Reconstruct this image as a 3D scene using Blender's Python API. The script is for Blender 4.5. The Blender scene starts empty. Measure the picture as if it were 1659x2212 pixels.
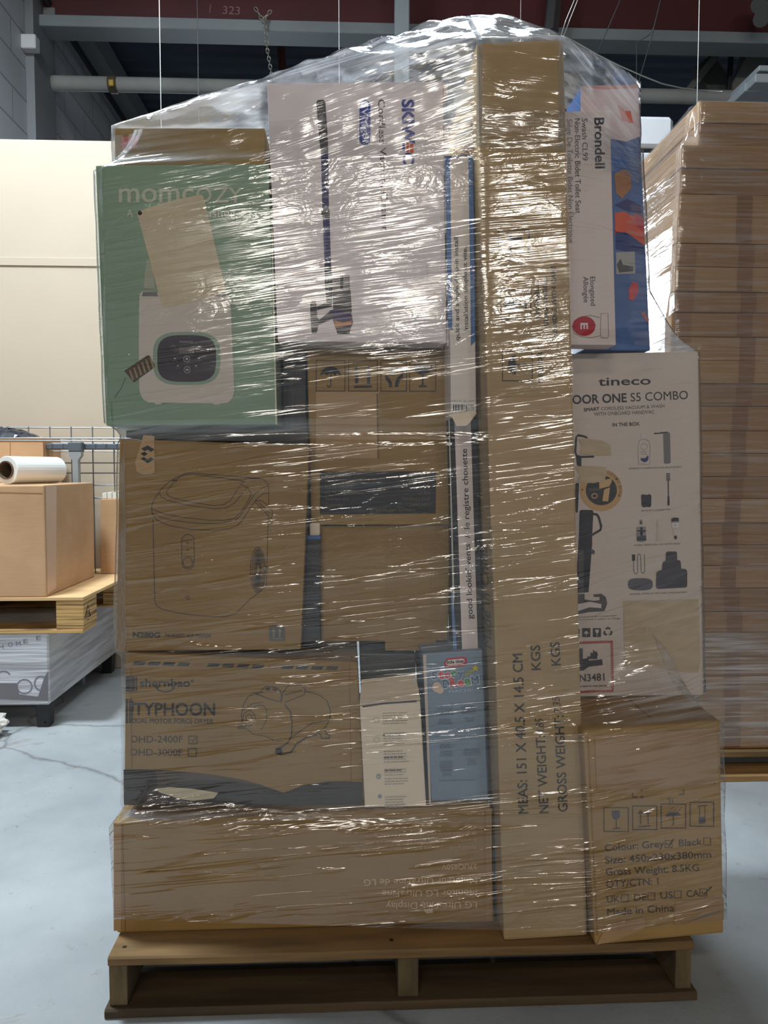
import bpy, bmesh, math, random
import numpy as np
from mathutils import Vector, Matrix, noise

random.seed(7)
SC = bpy.context.scene
COL = SC.collection

# ------------------------------------------------------------------ camera
H_CAM = 0.933
PITCH = math.radians(3.24)
YAW = math.radians(-2.5)
F_PX, CX, CY = 1662.0, 829.5, 1106.0
cd = bpy.data.cameras.new('camera')
cam = bpy.data.objects.new('camera', cd)
COL.objects.link(cam)
cam.location = (0, 0, H_CAM)
cam.rotation_euler = (math.radians(90) - PITCH, 0, YAW)
cd.sensor_fit = 'VERTICAL'
cd.sensor_height = 34.6
cd.lens = 34.6 * F_PX / 2212.0
cd.clip_start = 0.02
cd.clip_end = 100
SC.camera = cam
RM = cam.rotation_euler.to_matrix()
EYE = Vector((0, 0, H_CAM))

# ------------------------------------------------------------------ world, lamps, exposure
vs = SC.view_settings
vs.view_transform = 'Standard'
vs.look = 'None'
vs.gamma = 1
vs.use_curve_mapping = False
vs.exposure = 0.0

w = bpy.data.worlds.new('world')
SC.world = w
w.use_nodes = True
bg = w.node_tree.nodes['Background']
bg.inputs[0].default_value = (0.80, 0.86, 1.0, 1)
bg.inputs[1].default_value = 0.16


def area(name, loc, aim, sx, sy, power, color):
    l = bpy.data.lights.new(name, 'AREA')
    l.shape = 'RECTANGLE'
    l.size, l.size_y = sx, sy
    l.energy = power
    l.color = color
    o = bpy.data.objects.new(name, l)
    COL.objects.link(o)
    o.location = loc
    d = Vector(aim) - Vector(loc)
    o.rotation_euler = d.to_track_quat('-Z', 'Y').to_euler()
    return o


WARM = (1.0, 0.93, 0.82)
COOL = (0.78, 0.90, 1.0)
# cool high bay lamp over the aisle behind and to the left of the pallet
area('aisle_lamp', (-1.55, 2.05, 4.1), (-1.3, 2.0, 0), 0.5, 0.5, 200, COOL)
area('rear_aisle_lamp', (0.35, 3.0, 4.0), (0.6, 2.2, 0.8), 0.9, 0.4, 60, COOL)
# added cool area lamp, makes the daylight reflection in the right-hand film
rd = area('added_rear_light', (-1.3, 8.2, 2.6), (0.6, 2.5, 1.2), 1.6, 1.3, 38, (0.76, 0.89, 1.0))
rd.data.spread = math.radians(70)
# row of warm fixtures behind the camera
for lx, lw_, lp in ((-3.6, 0.9, 34), (-1.75, 0.8, 42), (0.8, 1.0, 45), (3.4, 0.9, 60)):
    area('front_lamp', (lx, -7.4, 3.5), (0, 1.4, 0.8), lw_, 0.5, lp, WARM)
area('front_lamp', (-0.7, -2.6, 4.05), (0, 0.6, 0.0), 1.2, 0.35, 30, WARM)


# ------------------------------------------------------------------ helpers
def S(r, g, b):
    def f(c):
        c /= 255.0
        return c / 12.92 if c <= 0.04045 else ((c + 0.055) / 1.055) ** 2.4
    return (f(r), f(g), f(b))


def ray(px, py):
    return RM @ Vector(((px - CX) / F_PX, -(py - CY) / F_PX, -1.0))


def at_y(px, py, D):
    d = ray(px, py)
    return EYE + d * (D / d.y)


def at_z(px, py, z):
    d = ray(px, py)
    return EYE + d * ((z - H_CAM) / d.z)


def at_x(px, py, x):
    d = ray(px, py)
    return EYE + d * (x / d.x)


def D_of(px, py, z):
    return at_z(px, py, z).y


_mats = {}


def mat(name, color, rough=0.6, metal=0.0, spec=0.5, var=0.0, scale=(8, 8, 8), bump=0.0, coat=0.0, emis=None):
    if name in _mats:
        return _mats[name]
    m = bpy.data.materials.new(name)
    m.use_nodes = True
    nt = m.node_tree
    b = nt.nodes['Principled BSDF']
    b.inputs['Base Color'].default_value = (*color, 1)
    b.inputs['Roughness'].default_value = rough
    b.inputs['Metallic'].default_value = metal
    b.inputs['Specular IOR Level'].default_value = spec
    b.inputs['Coat Weight'].default_value = coat
    if var or bump:
        tc = nt.nodes.new('ShaderNodeTexCoord')
        mp = nt.nodes.new('ShaderNodeMapping')
        mp.inputs['Scale'].default_value = scale
        nz = nt.nodes.new('ShaderNodeTexNoise')
        nz.inputs['Scale'].default_value = 1
        nz.inputs['Detail'].default_value = 5
        nt.links.new(tc.outputs['Object'], mp.inputs['Vector'])
        nt.links.new(mp.outputs[0], nz.inputs['Vector'])
        if var:
            cr = nt.nodes.new('ShaderNodeValToRGB')
            lo = tuple(max(0, c * (1 - var)) for c in color)
            hi = tuple(min(1, c * (1 + var)) for c in color)
            cr.color_ramp.elements[0].position = 0.3
            cr.color_ramp.elements[1].position = 0.7
            cr.color_ramp.elements[0].color = (*lo, 1)
            cr.color_ramp.elements[1].color = (*hi, 1)
            nt.links.new(nz.outputs['Fac'], cr.inputs[0])
            nt.links.new(cr.outputs[0], b.inputs['Base Color'])
        if bump:
            bp = nt.nodes.new('ShaderNodeBump')
            bp.inputs['Distance'].default_value = bump
            bp.inputs['Strength'].default_value = 1
            nt.links.new(nz.outputs['Fac'], bp.inputs['Height'])
            nt.links.new(bp.outputs[0], b.inputs['Normal'])
    _mats[name] = m
    return m


def ink(r, g, b, rough=0.6):
    return mat('ink_%d_%d_%d' % (r, g, b), S(r, g, b), rough, spec=0.3)


def cardboard(name, rgb, rough=0.75):
    """kraft board: broad stains, fine corrugation lines, fibre specks"""
    key = 'cardboard_' + name
    if key in _mats:
        return _mats[key]
    m = bpy.data.materials.new(key)
    m.use_nodes = True
    nt = m.node_tree
    b = nt.nodes['Principled BSDF']
    b.inputs['Roughness'].default_value = rough
    b.inputs['Specular IOR Level'].default_value = 0.25
    tc = nt.nodes.new('ShaderNodeTexCoord')
    c = S(*rgb)

    def nz(sc, det):
        mp = nt.nodes.new('ShaderNodeMapping')
        mp.inputs['Scale'].default_value = sc
        n = nt.nodes.new('ShaderNodeTexNoise')
        n.inputs['Scale'].default_value = 1
        n.inputs['Detail'].default_value = det
        nt.links.new(tc.outputs['Object'], mp.inputs['Vector'])
        nt.links.new(mp.outputs[0], n.inputs['Vector'])
        return n
    n1, n2 = nz((5, 5, 5), 4), nz((12, 12, 260), 3)
    ad = nt.nodes.new('ShaderNodeMath')
    ad.operation = 'MULTIPLY_ADD'
    nt.links.new(n2.outputs['Fac'], ad.inputs[0])
    ad.inputs[1].default_value = 0.35
    nt.links.new(n1.outputs['Fac'], ad.inputs[2])
    cr = nt.nodes.new('ShaderNodeValToRGB')
    cr.color_ramp.elements[0].position = 0.45
    cr.color_ramp.elements[1].position = 0.9
    cr.color_ramp.elements[0].color = (c[0] * .86, c[1] * .84, c[2] * .8, 1)
    cr.color_ramp.elements[1].color = (c[0] * 1.1, c[1] * 1.1, c[2] * 1.12, 1)
    nt.links.new(ad.outputs[0], cr.inputs[0])
    nt.links.new(cr.outputs[0], b.inputs['Base Color'])
    bp = nt.nodes.new('ShaderNodeBump')
    bp.inputs['Distance'].default_value = 0.0006
    nt.links.new(n1.outputs['Fac'], bp.inputs['Height'])
    nt.links.new(bp.outputs[0], b.inputs['Normal'])
    _mats[key] = m
    return m


def tag(o, label=None, cat=None, group=None, kind=None):
    for k, v in (('label', label), ('category', cat), ('group', group), ('kind', kind)):
        if v:
            o[k] = v
    return o


def link(name, verts, faces, mats, parent=None, fm=None, origin=None, smooth=False, uvs=None):
    """verts are world coordinates; parent given -> child of it"""
    me = bpy.data.meshes.new(name)
    if parent is not None:
        off = parent.matrix_basis.translation.copy()
        pp = parent.parent
        while pp is not None:
            off += pp.matrix_basis.translation
            pp = pp.parent
    else:
        if origin is None:
            a = np.array([tuple(v) for v in verts])
            lo, hi = a.min(0), a.max(0)
            origin = Vector(((lo[0] + hi[0]) / 2, (lo[1] + hi[1]) / 2, lo[2]))
        off = Vector(origin)
    me.from_pydata([tuple(Vector(v) - off) for v in verts], [], faces)
    if not isinstance(mats, (list, tuple)):
        mats = [mats]
    for m in mats:
        me.materials.append(m)
    if fm is not None:
        me.polygons.foreach_set('material_index', fm)
    if smooth:
        me.polygons.foreach_set('use_smooth', [True] * len(me.polygons))
    me.update()
    o = bpy.data.objects.new(name, me)
    COL.objects.link(o)
    if parent is not None:
        o.parent = parent
    else:
        o.location = off
    return o


def empty(name, loc, label, cat, group=None):
    o = bpy.data.objects.new(name, None)
    COL.objects.link(o)
    o.location = loc
    tag(o, label, cat, group)
    return o


class MB:
    """mesh collector in world coordinates"""

    def __init__(s):
        s.v, s.f, s.m, s.mats = [], [], [], []

    def mi(s, m):
        if m not in s.mats:
            s.mats.append(m)
        return s.mats.index(m)

    def face(s, pts, m):
        n = len(s.v)
        s.v += [Vector(p) for p in pts]
        s.f.append(list(range(n, n + len(pts))))
        s.m.append(s.mi(m))

    def raw(s, vs, fs, m):
        n = len(s.v)
        s.v += [Vector(p) for p in vs]
        k = s.mi(m)
        for f in fs:
            s.f.append([i + n for i in f])
            s.m.append(k)

    def hexa(s, p, m, bevel=0.0, seg=2):
        """p: 8 corners, 0-3 front (TL,TR,BR,BL), 4-7 rear"""
        bm = bmesh.new()
        vv = [bm.verts.new(q) for q in p]
        for f in ((0, 3, 2, 1), (4, 5, 6, 7), (0, 1, 5, 4), (3, 7, 6, 2), (0, 4, 7, 3), (1, 2, 6, 5)):
            bm.faces.new([vv[i] for i in f])
        if bevel:
            bmesh.ops.bevel(bm, geom=list(bm.edges), offset=bevel, segments=seg, affect='EDGES', profile=0.6)
        bmesh.ops.recalc_face_normals(bm, faces=bm.faces)
        bm.verts.index_update()
        s.raw([v.co.copy() for v in bm.verts], [[v.index for v in f.verts] for f in bm.faces], m)
        bm.free()

    def box(s, x0, x1, y0, y1, z0, z1, m, bevel=0.0):
        s.hexa([(x0, y0, z1), (x1, y0, z1), (x1, y0, z0), (x0, y0, z0),
                (x0, y1, z1), (x1, y1, z1), (x1, y1, z0), (x0, y1, z0)], m, bevel, 1)

    def tube(s, pts, r, m, n=8, cap=True):
        pts = [Vector(p) for p in pts]
        rr = r if isinstance(r, (list, tuple)) else [r] * len(pts)
        vs, fs = [], []
        up0 = None
        for i, p in enumerate(pts):
            a = pts[max(0, i - 1)]
            b = pts[min(len(pts) - 1, i + 1)]
            t = (b - a).normalized()
            if up0 is None or abs(up0.dot(t)) > 0.95:
                up0 = Vector((0, 0, 1)) if abs(t.z) < 0.9 else Vector((1, 0, 0))
            e1 = t.cross(up0).normalized()
            e2 = t.cross(e1)
            for k in range(n):
                an = 2 * math.pi * k / n
                vs.append(p + (e1 * math.cos(an) + e2 * math.sin(an)) * rr[i])
        for i in range(len(pts) - 1):
            for k in range(n):
                fs.append([i * n + k, i * n + (k + 1) % n, (i + 1) * n + (k + 1) % n, (i + 1) * n + k])
        if cap:
            fs.append(list(range(n)))
            fs.append([(len(pts) - 1) * n + k for k in reversed(range(n))])
        s.raw(vs, fs, m)

    def build(s, name, parent=None, smooth=False, origin=None):
        return link(name, s.v, s.f, s.mats, parent, s.m, origin, smooth)


# ------------------------------------------------------------------ printing on faces
_tcache = {}


def glyphs(txt, bold=0.0, shear=0.0):
    if 'M' in txt:
        bold = 0.0
    key = (txt, bold, shear)
    if key in _tcache:
        return _tcache[key]
    c = bpy.data.curves.new('t', 'FONT')
    c.body = txt
    c.offset = bold
    c.shear = shear
    c.resolution_u = 3
    o = bpy.data.objects.new('t', c)
    COL.objects.link(o)
    dg = bpy.context.evaluated_depsgraph_get()
    me = o.evaluated_get(dg).to_mesh()
    vs = [(v.co.x, v.co.y) for v in me.vertices]
    fs = [list(p.vertices) for p in me.polygons]
    o.evaluated_get(dg).to_mesh_clear()
    bpy.data.objects.remove(o)
    bpy.data.curves.remove(c)
    _tcache[key] = (vs, fs)
    return vs, fs


_capv = glyphs('H')[0]
CAP = max(v[1] for v in _capv)


class Face:
    """a printed face: turns a point of the photograph into the point of the carton's own plane"""

    def __init__(s, p0, n):
        s.p0, s.n = Vector(p0), Vector(n).normalized()
        if s.n.dot(EYE - s.p0) < 0:
            s.n = -s.n
        s.mb = MB()
        s.k = 0
        s.T = None

    def crop(s, scale, ox, oy):
        s.T = (scale, ox, oy)
        return s

    def full(s):
        s.T = None
        return s

    def px(s, p):
        if s.T:
            return (s.T[1] + p[0] / s.T[0], s.T[2] + p[1] / s.T[0])
        return p

    def at(s, p, off):
        x, y = s.px(p)
        d = ray(x, y)
        t = (s.p0 - EYE).dot(s.n) / d.dot(s.n)
        return EYE + d * t + s.n * off

    def layer(s):
        s.k += 1
        return 0.0006 + 0.00001 * s.k

    def poly(s, pts, m):
        o = s.layer()
        s.mb.face([s.at(p, o) for p in pts], m)

    def rect(s, x0, y0, x1, y1, m):
        s.poly([(x0, y0), (x1, y0), (x1, y1), (x0, y1)], m)

    def ell(s, cx, cy, rx, ry, m, n=32, sq=2.0):
        pts = []
        for i in range(n):
            a = 2 * math.pi * i / n
            c, si = math.cos(a), math.sin(a)
            pts.append((cx + rx * math.copysign(abs(c) ** (2 / sq), c), cy + ry * math.copysign(abs(si) ** (2 / sq), si)))
        s.poly(pts, m)

    def line(s, pts, wd, m, closed=False):
        o = s.layer()
        if closed:
            pts = list(pts) + [pts[0]]
        P = [Vector((p[0], p[1])) for p in pts]
        L, R = [], []
        for i, p in enumerate(P):
            a, b = P[max(0, i - 1)], P[min(len(P) - 1, i + 1)]
            if closed and i in (0, len(P) - 1):
                a, b = P[-2], P[1]
            t = (b - a)
            if t.length < 1e-6:
                t = Vector((1, 0))
            t.normalize()
            nn = Vector((-t.y, t.x))
            seg = (P[min(i + 1, len(P) - 1)] - P[min(i, len(P) - 2)]).normalized()
            k = abs(seg.x * t.x + seg.y * t.y)
            k = 1 / max(k, 0.6)
            L.append(p + nn * wd * k / 2)
            R.append(p - nn * wd * k / 2)
        for i in range(len(P) - 1):
            s.mb.face([s.at(q, o) for q in (L[i], L[i + 1], R[i + 1], R[i])], m)

    def sq(s, x0, y0, x1, y1, wd, m):
        s.line([(x0, y0), (x1, y0)], wd, m)
        s.line([(x1, y0 - wd / 2), (x1, y1 + wd / 2)], wd, m)
        s.line([(x1, y1), (x0, y1)], wd, m)
        s.line([(x0, y1 + wd / 2), (x0, y0 - wd / 2)], wd, m)

    def oval(s, cx, cy, rx, ry, wd, m, n=28, a0=0, a1=360):
        pts = [(cx + rx * math.cos(math.radians(a0 + (a1 - a0) * i / n)), cy + ry * math.sin(math.radians(a0 + (a1 - a0) * i / n))) for i in range(n + 1)]
        s.line(pts, wd, m)

    def text(s, txt, a, b, cap, m, bold=0.0, shear=0.0):
        """baseline from a to b, capitals cap tall"""
        vs, fs = glyphs(txt, bold, shear)
        if not vs:
            return
        x0, x1 = min(v[0] for v in vs), max(v[0] for v in vs)
        A, B = Vector(a), Vector(b)
        d = B - A
        L = d.length
        d.normalize()
        up = Vector((d.y, -d.x))
        o = s.layer()
        ku, kv = L / (x1 - x0), cap / CAP
        sh = [Vector((0, 0))]
        if 'M' in txt and bold > 0:
            e = bold * kv * 0.9
            sh = [d * e + up * e, d * -e + up * e, d * e - up * e, d * -e - up * e]
        for q in sh:
            s.mb.raw([s.at(A + q + d * ((v[0] - x0) * ku) + up * (v[1] * kv), o) for v in vs], fs, m)
            o += 0.000004

    def part(s, name, parent, label=None):
        if not s.mb.v:
            return None
        ob = s.mb.build(name, parent)
        if label:
            ob['label'] = label
        s.mb = MB()
        return ob


STACK = []      # corner records for the film


def carton(name, label, q, D, depth, m, DR=None, bevel=0.003, cat='carton', group=None, stack=STACK, lean=0.0, rest=None):
    """q: photo corners TL,TR,BR,BL of the front face; D its distance (left end, DR right end)"""
    DR = D if DR is None else DR
    a, b = at_y(*q[3], D), at_y(*q[2], DR)
    ax = Vector((b.x - a.x, b.y - a.y, 0)).normalized()
    nrm = Vector((ax.y, -ax.x, 0))
    if lean:
        nrm = (nrm + Vector((0, 0, lean))).normalized()
    fc = Face(a, nrm)
    P = [fc.at(p, 0) for p in q]
    if rest is not None:
        P[2].z = P[3].z = rest + 0.0006
    back = Vector((0, depth, 0))
    p8 = P + [p + back for p in P]
    mb = MB()
    mb.hexa(p8, m, bevel)
    o = mb.build(name, origin=(P[3] + P[2] + P[3] + P[2] + 2 * back) / 4)
    tag(o, label, cat, group)
    if stack is not None:
        stack.append(p8)
    fc.P8 = p8
    return o, fc


def side_face(p8, left=True):
    i = (0, 4, 7) if left else (1, 5, 6)
    n = (p8[i[1]] - p8[i[0]]).cross(p8[i[2]] - p8[i[0]])
    return Face(p8[i[0]], n)


# ------------------------------------------------------------------ stretch film
def film_material(name, base_haze, gloss=1.0, slope=0.0, seed=0.0, amp=1.0, tint=(1, 1, 1)):
    m = bpy.data.materials.new(name)
    m.use_nodes = True
    nt = m.node_tree
    nt.nodes.clear()
    N = nt.nodes.new
    L = nt.links.new
    out = N('ShaderNodeOutputMaterial')
    uv = N('ShaderNodeUVMap')

    def nz(rot, sc, det, off=0.0, dist=0.0, rough=0.5):
        mp = N('ShaderNodeMapping')
        mp.inputs['Rotation'].default_value = (0, 0, rot)
        mp.inputs['Scale'].default_value = (sc[0], sc[1], 1)
        mp.inputs['Location'].default_value = (off + seed, off * 1.7, 0)
        n = N('ShaderNodeTexNoise')
        n.noise_dimensions = '2D'
        n.inputs['Scale'].default_value = 1
        n.inputs['Detail'].default_value = det
        n.inputs['Roughness'].default_value = rough
        n.inputs['Distortion'].default_value = dist
        L(uv.outputs[0], mp.inputs['Vector'])
        L(mp.outputs[0], n.inputs['Vector'])
        return n.outputs['Fac']

    def M(op, a, b=None, c=None, clamp=False):
        n = N('ShaderNodeMath')
        n.operation = op
        n.use_clamp = clamp
        for i, v in enumerate((a, b, c)):
            if v is None:
                continue
            if isinstance(v, (int, float)):
                n.inputs[i].default_value = v
            else:
                L(v, n.inputs[i])
        return n.outputs[0]

    def ramp(v, a, b):
        n = N('ShaderNodeMapRange')
        n.inputs['From Min'].default_value = a
        n.inputs['From Max'].default_value = b
        L(v, n.inputs['Value'])
        return n.outputs[0]
    s1 = nz(0.0 + slope, (3.2, 85), 1, 0.0, 0.3)
    s2 = nz(-0.09 + slope, (4, 95), 2, 5.3, 0.4)
    s3 = nz(0.06 + slope, (14, 420), 1, 9.1)
    s4 = nz(0.03 + slope, (3.2, 48), 1, 12.4, 0.4)
    s5 = nz(0.05 + slope, (2.6, 25), 1, 21.7, 0.4)
    dents = nz(0.0, (22, 40), 3, 3.3, 1.2)
    broad = nz(0.0, (2.2, 4.5), 2, 2.2)
    patch = ramp(broad, 0.38, 0.66)
    calm = nz(0.02, (1.6, 11), 2, 7.7)
    calmf = ramp(calm, 0.40, 0.58)
    g2 = nz(0.05 + slope, (3.2, 30), 2, 31.3, 0.3)
    gate = M('MULTIPLY', M('MINIMUM', M('MAXIMUM', M('ADD', calmf, 0.3), 0.0), 1.0), M('MINIMUM', M('MAXIMUM', ramp(g2, 0.44, 0.56), 0.0), 1.0))
    # taut ridges running round the stack over a soft swell
    sx = N('ShaderNodeSeparateXYZ')
    L(uv.outputs[0], sx.inputs[0])
    loose = N('ShaderNodeMapRange')
    loose.inputs['From Min'].default_value = 0.2
    loose.inputs['From Max'].default_value = 1.25
    loose.inputs['To Min'].default_value = 0.85
    loose.inputs['To Max'].default_value = 0.17
    L(sx.outputs['Y'], loose.inputs['Value'])
    act = M('MULTIPLY', M('MULTIPLY_ADD', gate, 0.95, 0.05), loose.outputs[0])
    def pleat(v, k):
        return M('POWER', M('SUBTRACT', 1.0, M('MULTIPLY', M('ABSOLUTE', M('SUBTRACT', v, 0.5)), k), None, True), 2.0)
    h = M('MULTIPLY', pleat(s1, 7.0), 0.34)
    h = M('ADD', h, M('MULTIPLY', pleat(s4, 5.5), 0.80))
    h = M('ADD', h, M('MULTIPLY', pleat(s5, 4.0), 1.1))
    h = M('MULTIPLY', h, act)
    h = M('ADD', h, M('MULTIPLY', s2, 0.10))
    h = M('ADD', h, M('MULTIPLY', s3, 0.035))
    h = M('ADD', h, M('MULTIPLY', M('MULTIPLY', dents, patch), 0.32))
    h = M('ADD', h, M('MULTIPLY', broad, 1.6))
    bp = N('ShaderNodeBump')
    bp.inputs['Strength'].default_value = 1
    bp.inputs['Distance'].default_value = 0.0017 * amp
    L(h, bp.inputs['Height'])
    lw = N('ShaderNodeLayerWeight')
    lw.inputs['Blend'].default_value = 0.5
    L(bp.outputs[0], lw.inputs['Normal'])
    fres = M('MULTIPLY_ADD', M('POWER', lw.outputs['Facing'], 5.0), 0.5, 0.05)
    gl = N('ShaderNodeBsdfGlossy')
    gl.inputs['Roughness'].default_value = 0.115
    gl.inputs['Color'].default_value = (1, 1, 1, 1)
    L(bp.outputs[0], gl.inputs['Normal'])
    tr = N('ShaderNodeBsdfTransparent')
    tr.inputs['Color'].default_value = (0.985 * tint[0], 0.985 * tint[1], 0.985 * tint[2], 1)
    df = N('ShaderNodeBsdfDiffuse')
    df.inputs['Color'].default_value = (0.86, 0.87, 0.90, 1)
    tl = N('ShaderNodeBsdfTranslucent')
    tl.inputs['Color'].default_value = (0.86, 0.87, 0.90, 1)
    L(bp.outputs[0], df.inputs['Normal'])
    hz = N('ShaderNodeMixShader')
    hz.inputs[0].default_value = 0.5
    L(df.outputs[0], hz.inputs[1])
    L(tl.outputs[0], hz.inputs[2])
    at = N('ShaderNodeAttribute')
    at.attribute_name = 'haze'
    streak = ramp(s2, 0.42, 0.72)
    hf = M('MULTIPLY', at.outputs['Fac'], M('MULTIPLY_ADD', streak, 1.6, 0.35), None, True)
    hf = M('ADD', hf, M('MULTIPLY_ADD', streak, base_haze * 1.2, base_haze * 0.5), None, True)
    hf = M('MINIMUM', hf, 0.8)
    m1 = N('ShaderNodeMixShader')
    L(hf, m1.inputs[0])
    L(tr.outputs[0], m1.inputs[1])
    L(hz.outputs[0], m1.inputs[2])
    m2 = N('ShaderNodeMixShader')
    L(M('MULTIPLY', fres, 1.5 * gloss, None, True), m2.inputs[0])
    L(m1.outputs[0], m2.inputs[1])
    L(gl.outputs[0], m2.inputs[2])
    L(m2.outputs[0], out.inputs[0])
    return m


def hull2d(pts):
    pts = sorted(set((round(p[0], 5), round(p[1], 5)) for p in pts))
    if len(pts) < 3:
        return pts

    def half(ps):
        o = []
        for p in ps:
            while len(o) > 1 and (o[-1][0] - o[-2][0]) * (p[1] - o[-2][1]) - (o[-1][1] - o[-2][1]) * (p[0] - o[-2][0]) <= 0:
                o.pop()
            o.append(p)
        return o
    a, b = half(pts), half(pts[::-1])
    return a[:-1] + b[:-1]


def radial(poly, C, dirs):
    t = np.full(len(dirs), 1e9)
    n = len(poly)
    for i in range(n):
        p, q = np.array(poly[i]), np.array(poly[(i + 1) % n])
        e = q - p
        nn = np.array((e[1], -e[0]))
        den = dirs @ nn
        num = (p - C) @ nn
        with np.errstate(divide='ignore', invalid='ignore'):
            tt = np.where(den > 1e-9, num / den, 1e9)
        t = np.minimum(t, np.where(tt > 0, tt, 1e9 if num > 0 else 0))
    return np.where(t > 1e8, 0, t)


def slice_box(p8, z):
    out = []
    for i in range(0, 8):
        for j in range(i + 1, 8):
            a, b = p8[i], p8[j]
            if (a.z - z) * (b.z - z) <= 0 and abs(a.z - b.z) > 1e-4:
                t = (z - a.z) / (b.z - a.z)
                out.append((a.x + (b.x - a.x) * t, a.y + (b.y - a.y) * t))
    return out


def wrap(boxes, z0, z1, dz, C, xr, yfront, tent=None, k=1.0, off=0.006, dx=0.007, slope=0.08, seed=0):
    """ring of film: at each height the taut hull of what it passes round, eased in height"""
    C = np.array(C)
    xs = np.arange(xr[0], xr[1], dx)
    dirs = [(x - C[0], yfront - C[1]) for x in xs]
    a0 = math.atan2(dirs[-1][1], dirs[-1][0])
    a1 = math.atan2(dirs[0][1], dirs[0][0]) + 2 * math.pi
    nb = 170
    for i in range(1, nb):
        a = a0 + (a1 - a0) * i / nb
        dirs.append((math.cos(a), math.sin(a)))
    dirs = np.array(dirs)
    dirs /= np.linalg.norm(dirs, axis=1)[:, None]
    zs = np.arange(z0, z1 + 1e-6, dz)
    R = np.zeros((len(zs), len(dirs)))
    RB = np.zeros_like(R)
    for i, z in enumerate(zs):
        pts = []
        for p8 in boxes:
            sl = slice_box(p8, z)
            if len(sl) > 2:
                h = hull2d(sl)
                pts += h
                RB[i] = np.maximum(RB[i], radial_any(h, C, dirs))
        if tent is not None:
            pts += slice_box(tent, z) if len(tent) == 8 else slice_pts(tent, z)
        if len(pts) > 2:
            R[i] = radial(hull2d(pts), C, dirs)
    Rf = R.copy()
    nk = int(0.16 / dz)
    for d in range(1, nk):
        drop = 0.030 * (1 - math.exp(-d * dz / 0.012)) + k * d * dz * 0.55
        Rf[d:] = np.maximum(Rf[d:], R[:-d] - drop)
        Rf[:-d] = np.maximum(Rf[:-d], R[d:] - drop)
    ker = np.array([0.25, 0.5, 0.25])
    for _ in range(6):
        pad = np.vstack([Rf[:1], Rf, Rf[-1:]])
        sm = ker[0] * pad[:-2] + ker[1] * pad[1:-1] + ker[2] * pad[2:]
        Rf = np.maximum(R, sm)
    verts, uvs, haze = [], [], []
    n = len(dirs)
    for i, z in enumerate(zs):
        prev = None
        u = xr[0]
        for j in range(n):
            r = Rf[i, j] + off
            x, y = C + dirs[j] * r
            nn = noise.noise(Vector((x * 6 + seed, y * 6, z * 14)))
            r2 = r + 0.0022 * nn
            x, y = C + dirs[j] * r2
            if prev is not None:
                u += math.hypot(x - prev[0], y - prev[1])
            prev = (x, y)
            verts.append((x, y, z + 0.002 * noise.noise(Vector((x * 3, y * 3, seed + z)))))
            uvs.append((u, z - slope * u))
            fr = Rf[i, j] - RB[i, j]
            haze.append(0.012 * min(1, max(0, fr - 0.05) / 0.1) + 0.26 * min(1, max(0, Rf[i, j] - R[i, j] - 0.004) / 0.07))
    faces = []
    for i in range(len(zs) - 1):
        for j in range(n):
            faces.append([i * n + j, i * n + (j + 1) % n, (i + 1) * n + (j + 1) % n, (i + 1) * n + j])
    return verts, faces, uvs, haze


def radial_any(poly, C, dirs):
    """farthest hit of each ray with a convex polygon that need not hold C"""
    best = np.zeros(len(dirs))
    n = len(poly)
    for i in range(n):
        p, q = np.array(poly[i]), np.array(poly[(i + 1) % n])
        e = q - p
        den = dirs[:, 0] * e[1] - dirs[:, 1] * e[0]
        w_ = p - C
        with np.errstate(divide='ignore', invalid='ignore'):
            t = (w_[0] * e[1] - w_[1] * e[0]) / den
            s = (w_[0] * dirs[:, 1] - w_[1] * dirs[:, 0]) / den
        ok = (np.abs(den) > 1e-9) & (s >= -1e-6) & (s <= 1 + 1e-6) & (t > 0)
        best = np.where(ok, np.maximum(best, t), best)
    return best


def slice_pts(P, z):
    out = []
    for i in range(len(P)):
        for j in range(i + 1, len(P)):
            a, b = P[i], P[j]
            if (a.z - z) * (b.z - z) <= 0 and abs(a.z - b.z) > 1e-5:
                t = (z - a.z) / (b.z - a.z)
                out.append((a.x + (b.x - a.x) * t, a.y + (b.y - a.y) * t))
    return out


def tent_mesh(P, uvf, off=0.004, hz=0.3, size=0.02, zmin=-1e9):
    bm = bmesh.new()
    for p in P:
        bm.verts.new(p)
    r = bmesh.ops.convex_hull(bm, input=bm.verts)
    bmesh.ops.delete(bm, geom=[v for v in bm.verts if not v.link_faces], context='VERTS')
    bmesh.ops.recalc_face_normals(bm, faces=bm.faces)
    bmesh.ops.delete(bm, geom=[f for f in bm.faces if f.normal.z < -0.3], context='FACES')
    bmesh.ops.triangulate(bm, faces=bm.faces)
    for _ in range(7):
        ed = [e for e in bm.edges if e.calc_length() > size]
        if not ed:
            break
        bmesh.ops.subdivide_edges(bm, edges=ed, cuts=1)
        bmesh.ops.triangulate(bm, faces=bm.faces)
    bm.normal_update()
    for v in bm.verts:
        n = v.normal
        k = noise.noise(Vector((v.co.x * 9, v.co.y * 5, v.co.z * 9))) + 0.5 * noise.noise(v.co * 30)
        cr = max(0.0, min(1.0, (v.co.z - 1.6) / 0.06))
        k2 = noise.noise(Vector((v.co.x * 26 + v.co.z * 30, v.co.y * 14, v.co.z * 40)))
        v.co += n * (off + 0.004 * k + 0.007 * cr * k2)
    bm.verts.index_update()
    vs = [tuple(v.co) for v in bm.verts]
    fs = [[v.index for v in f.verts] for f in bm.faces]
    bm.free()
    return vs, fs, [uvf(v) for v in vs], [hz if v[2] > zmin else 0.02 for v in vs]


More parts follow.
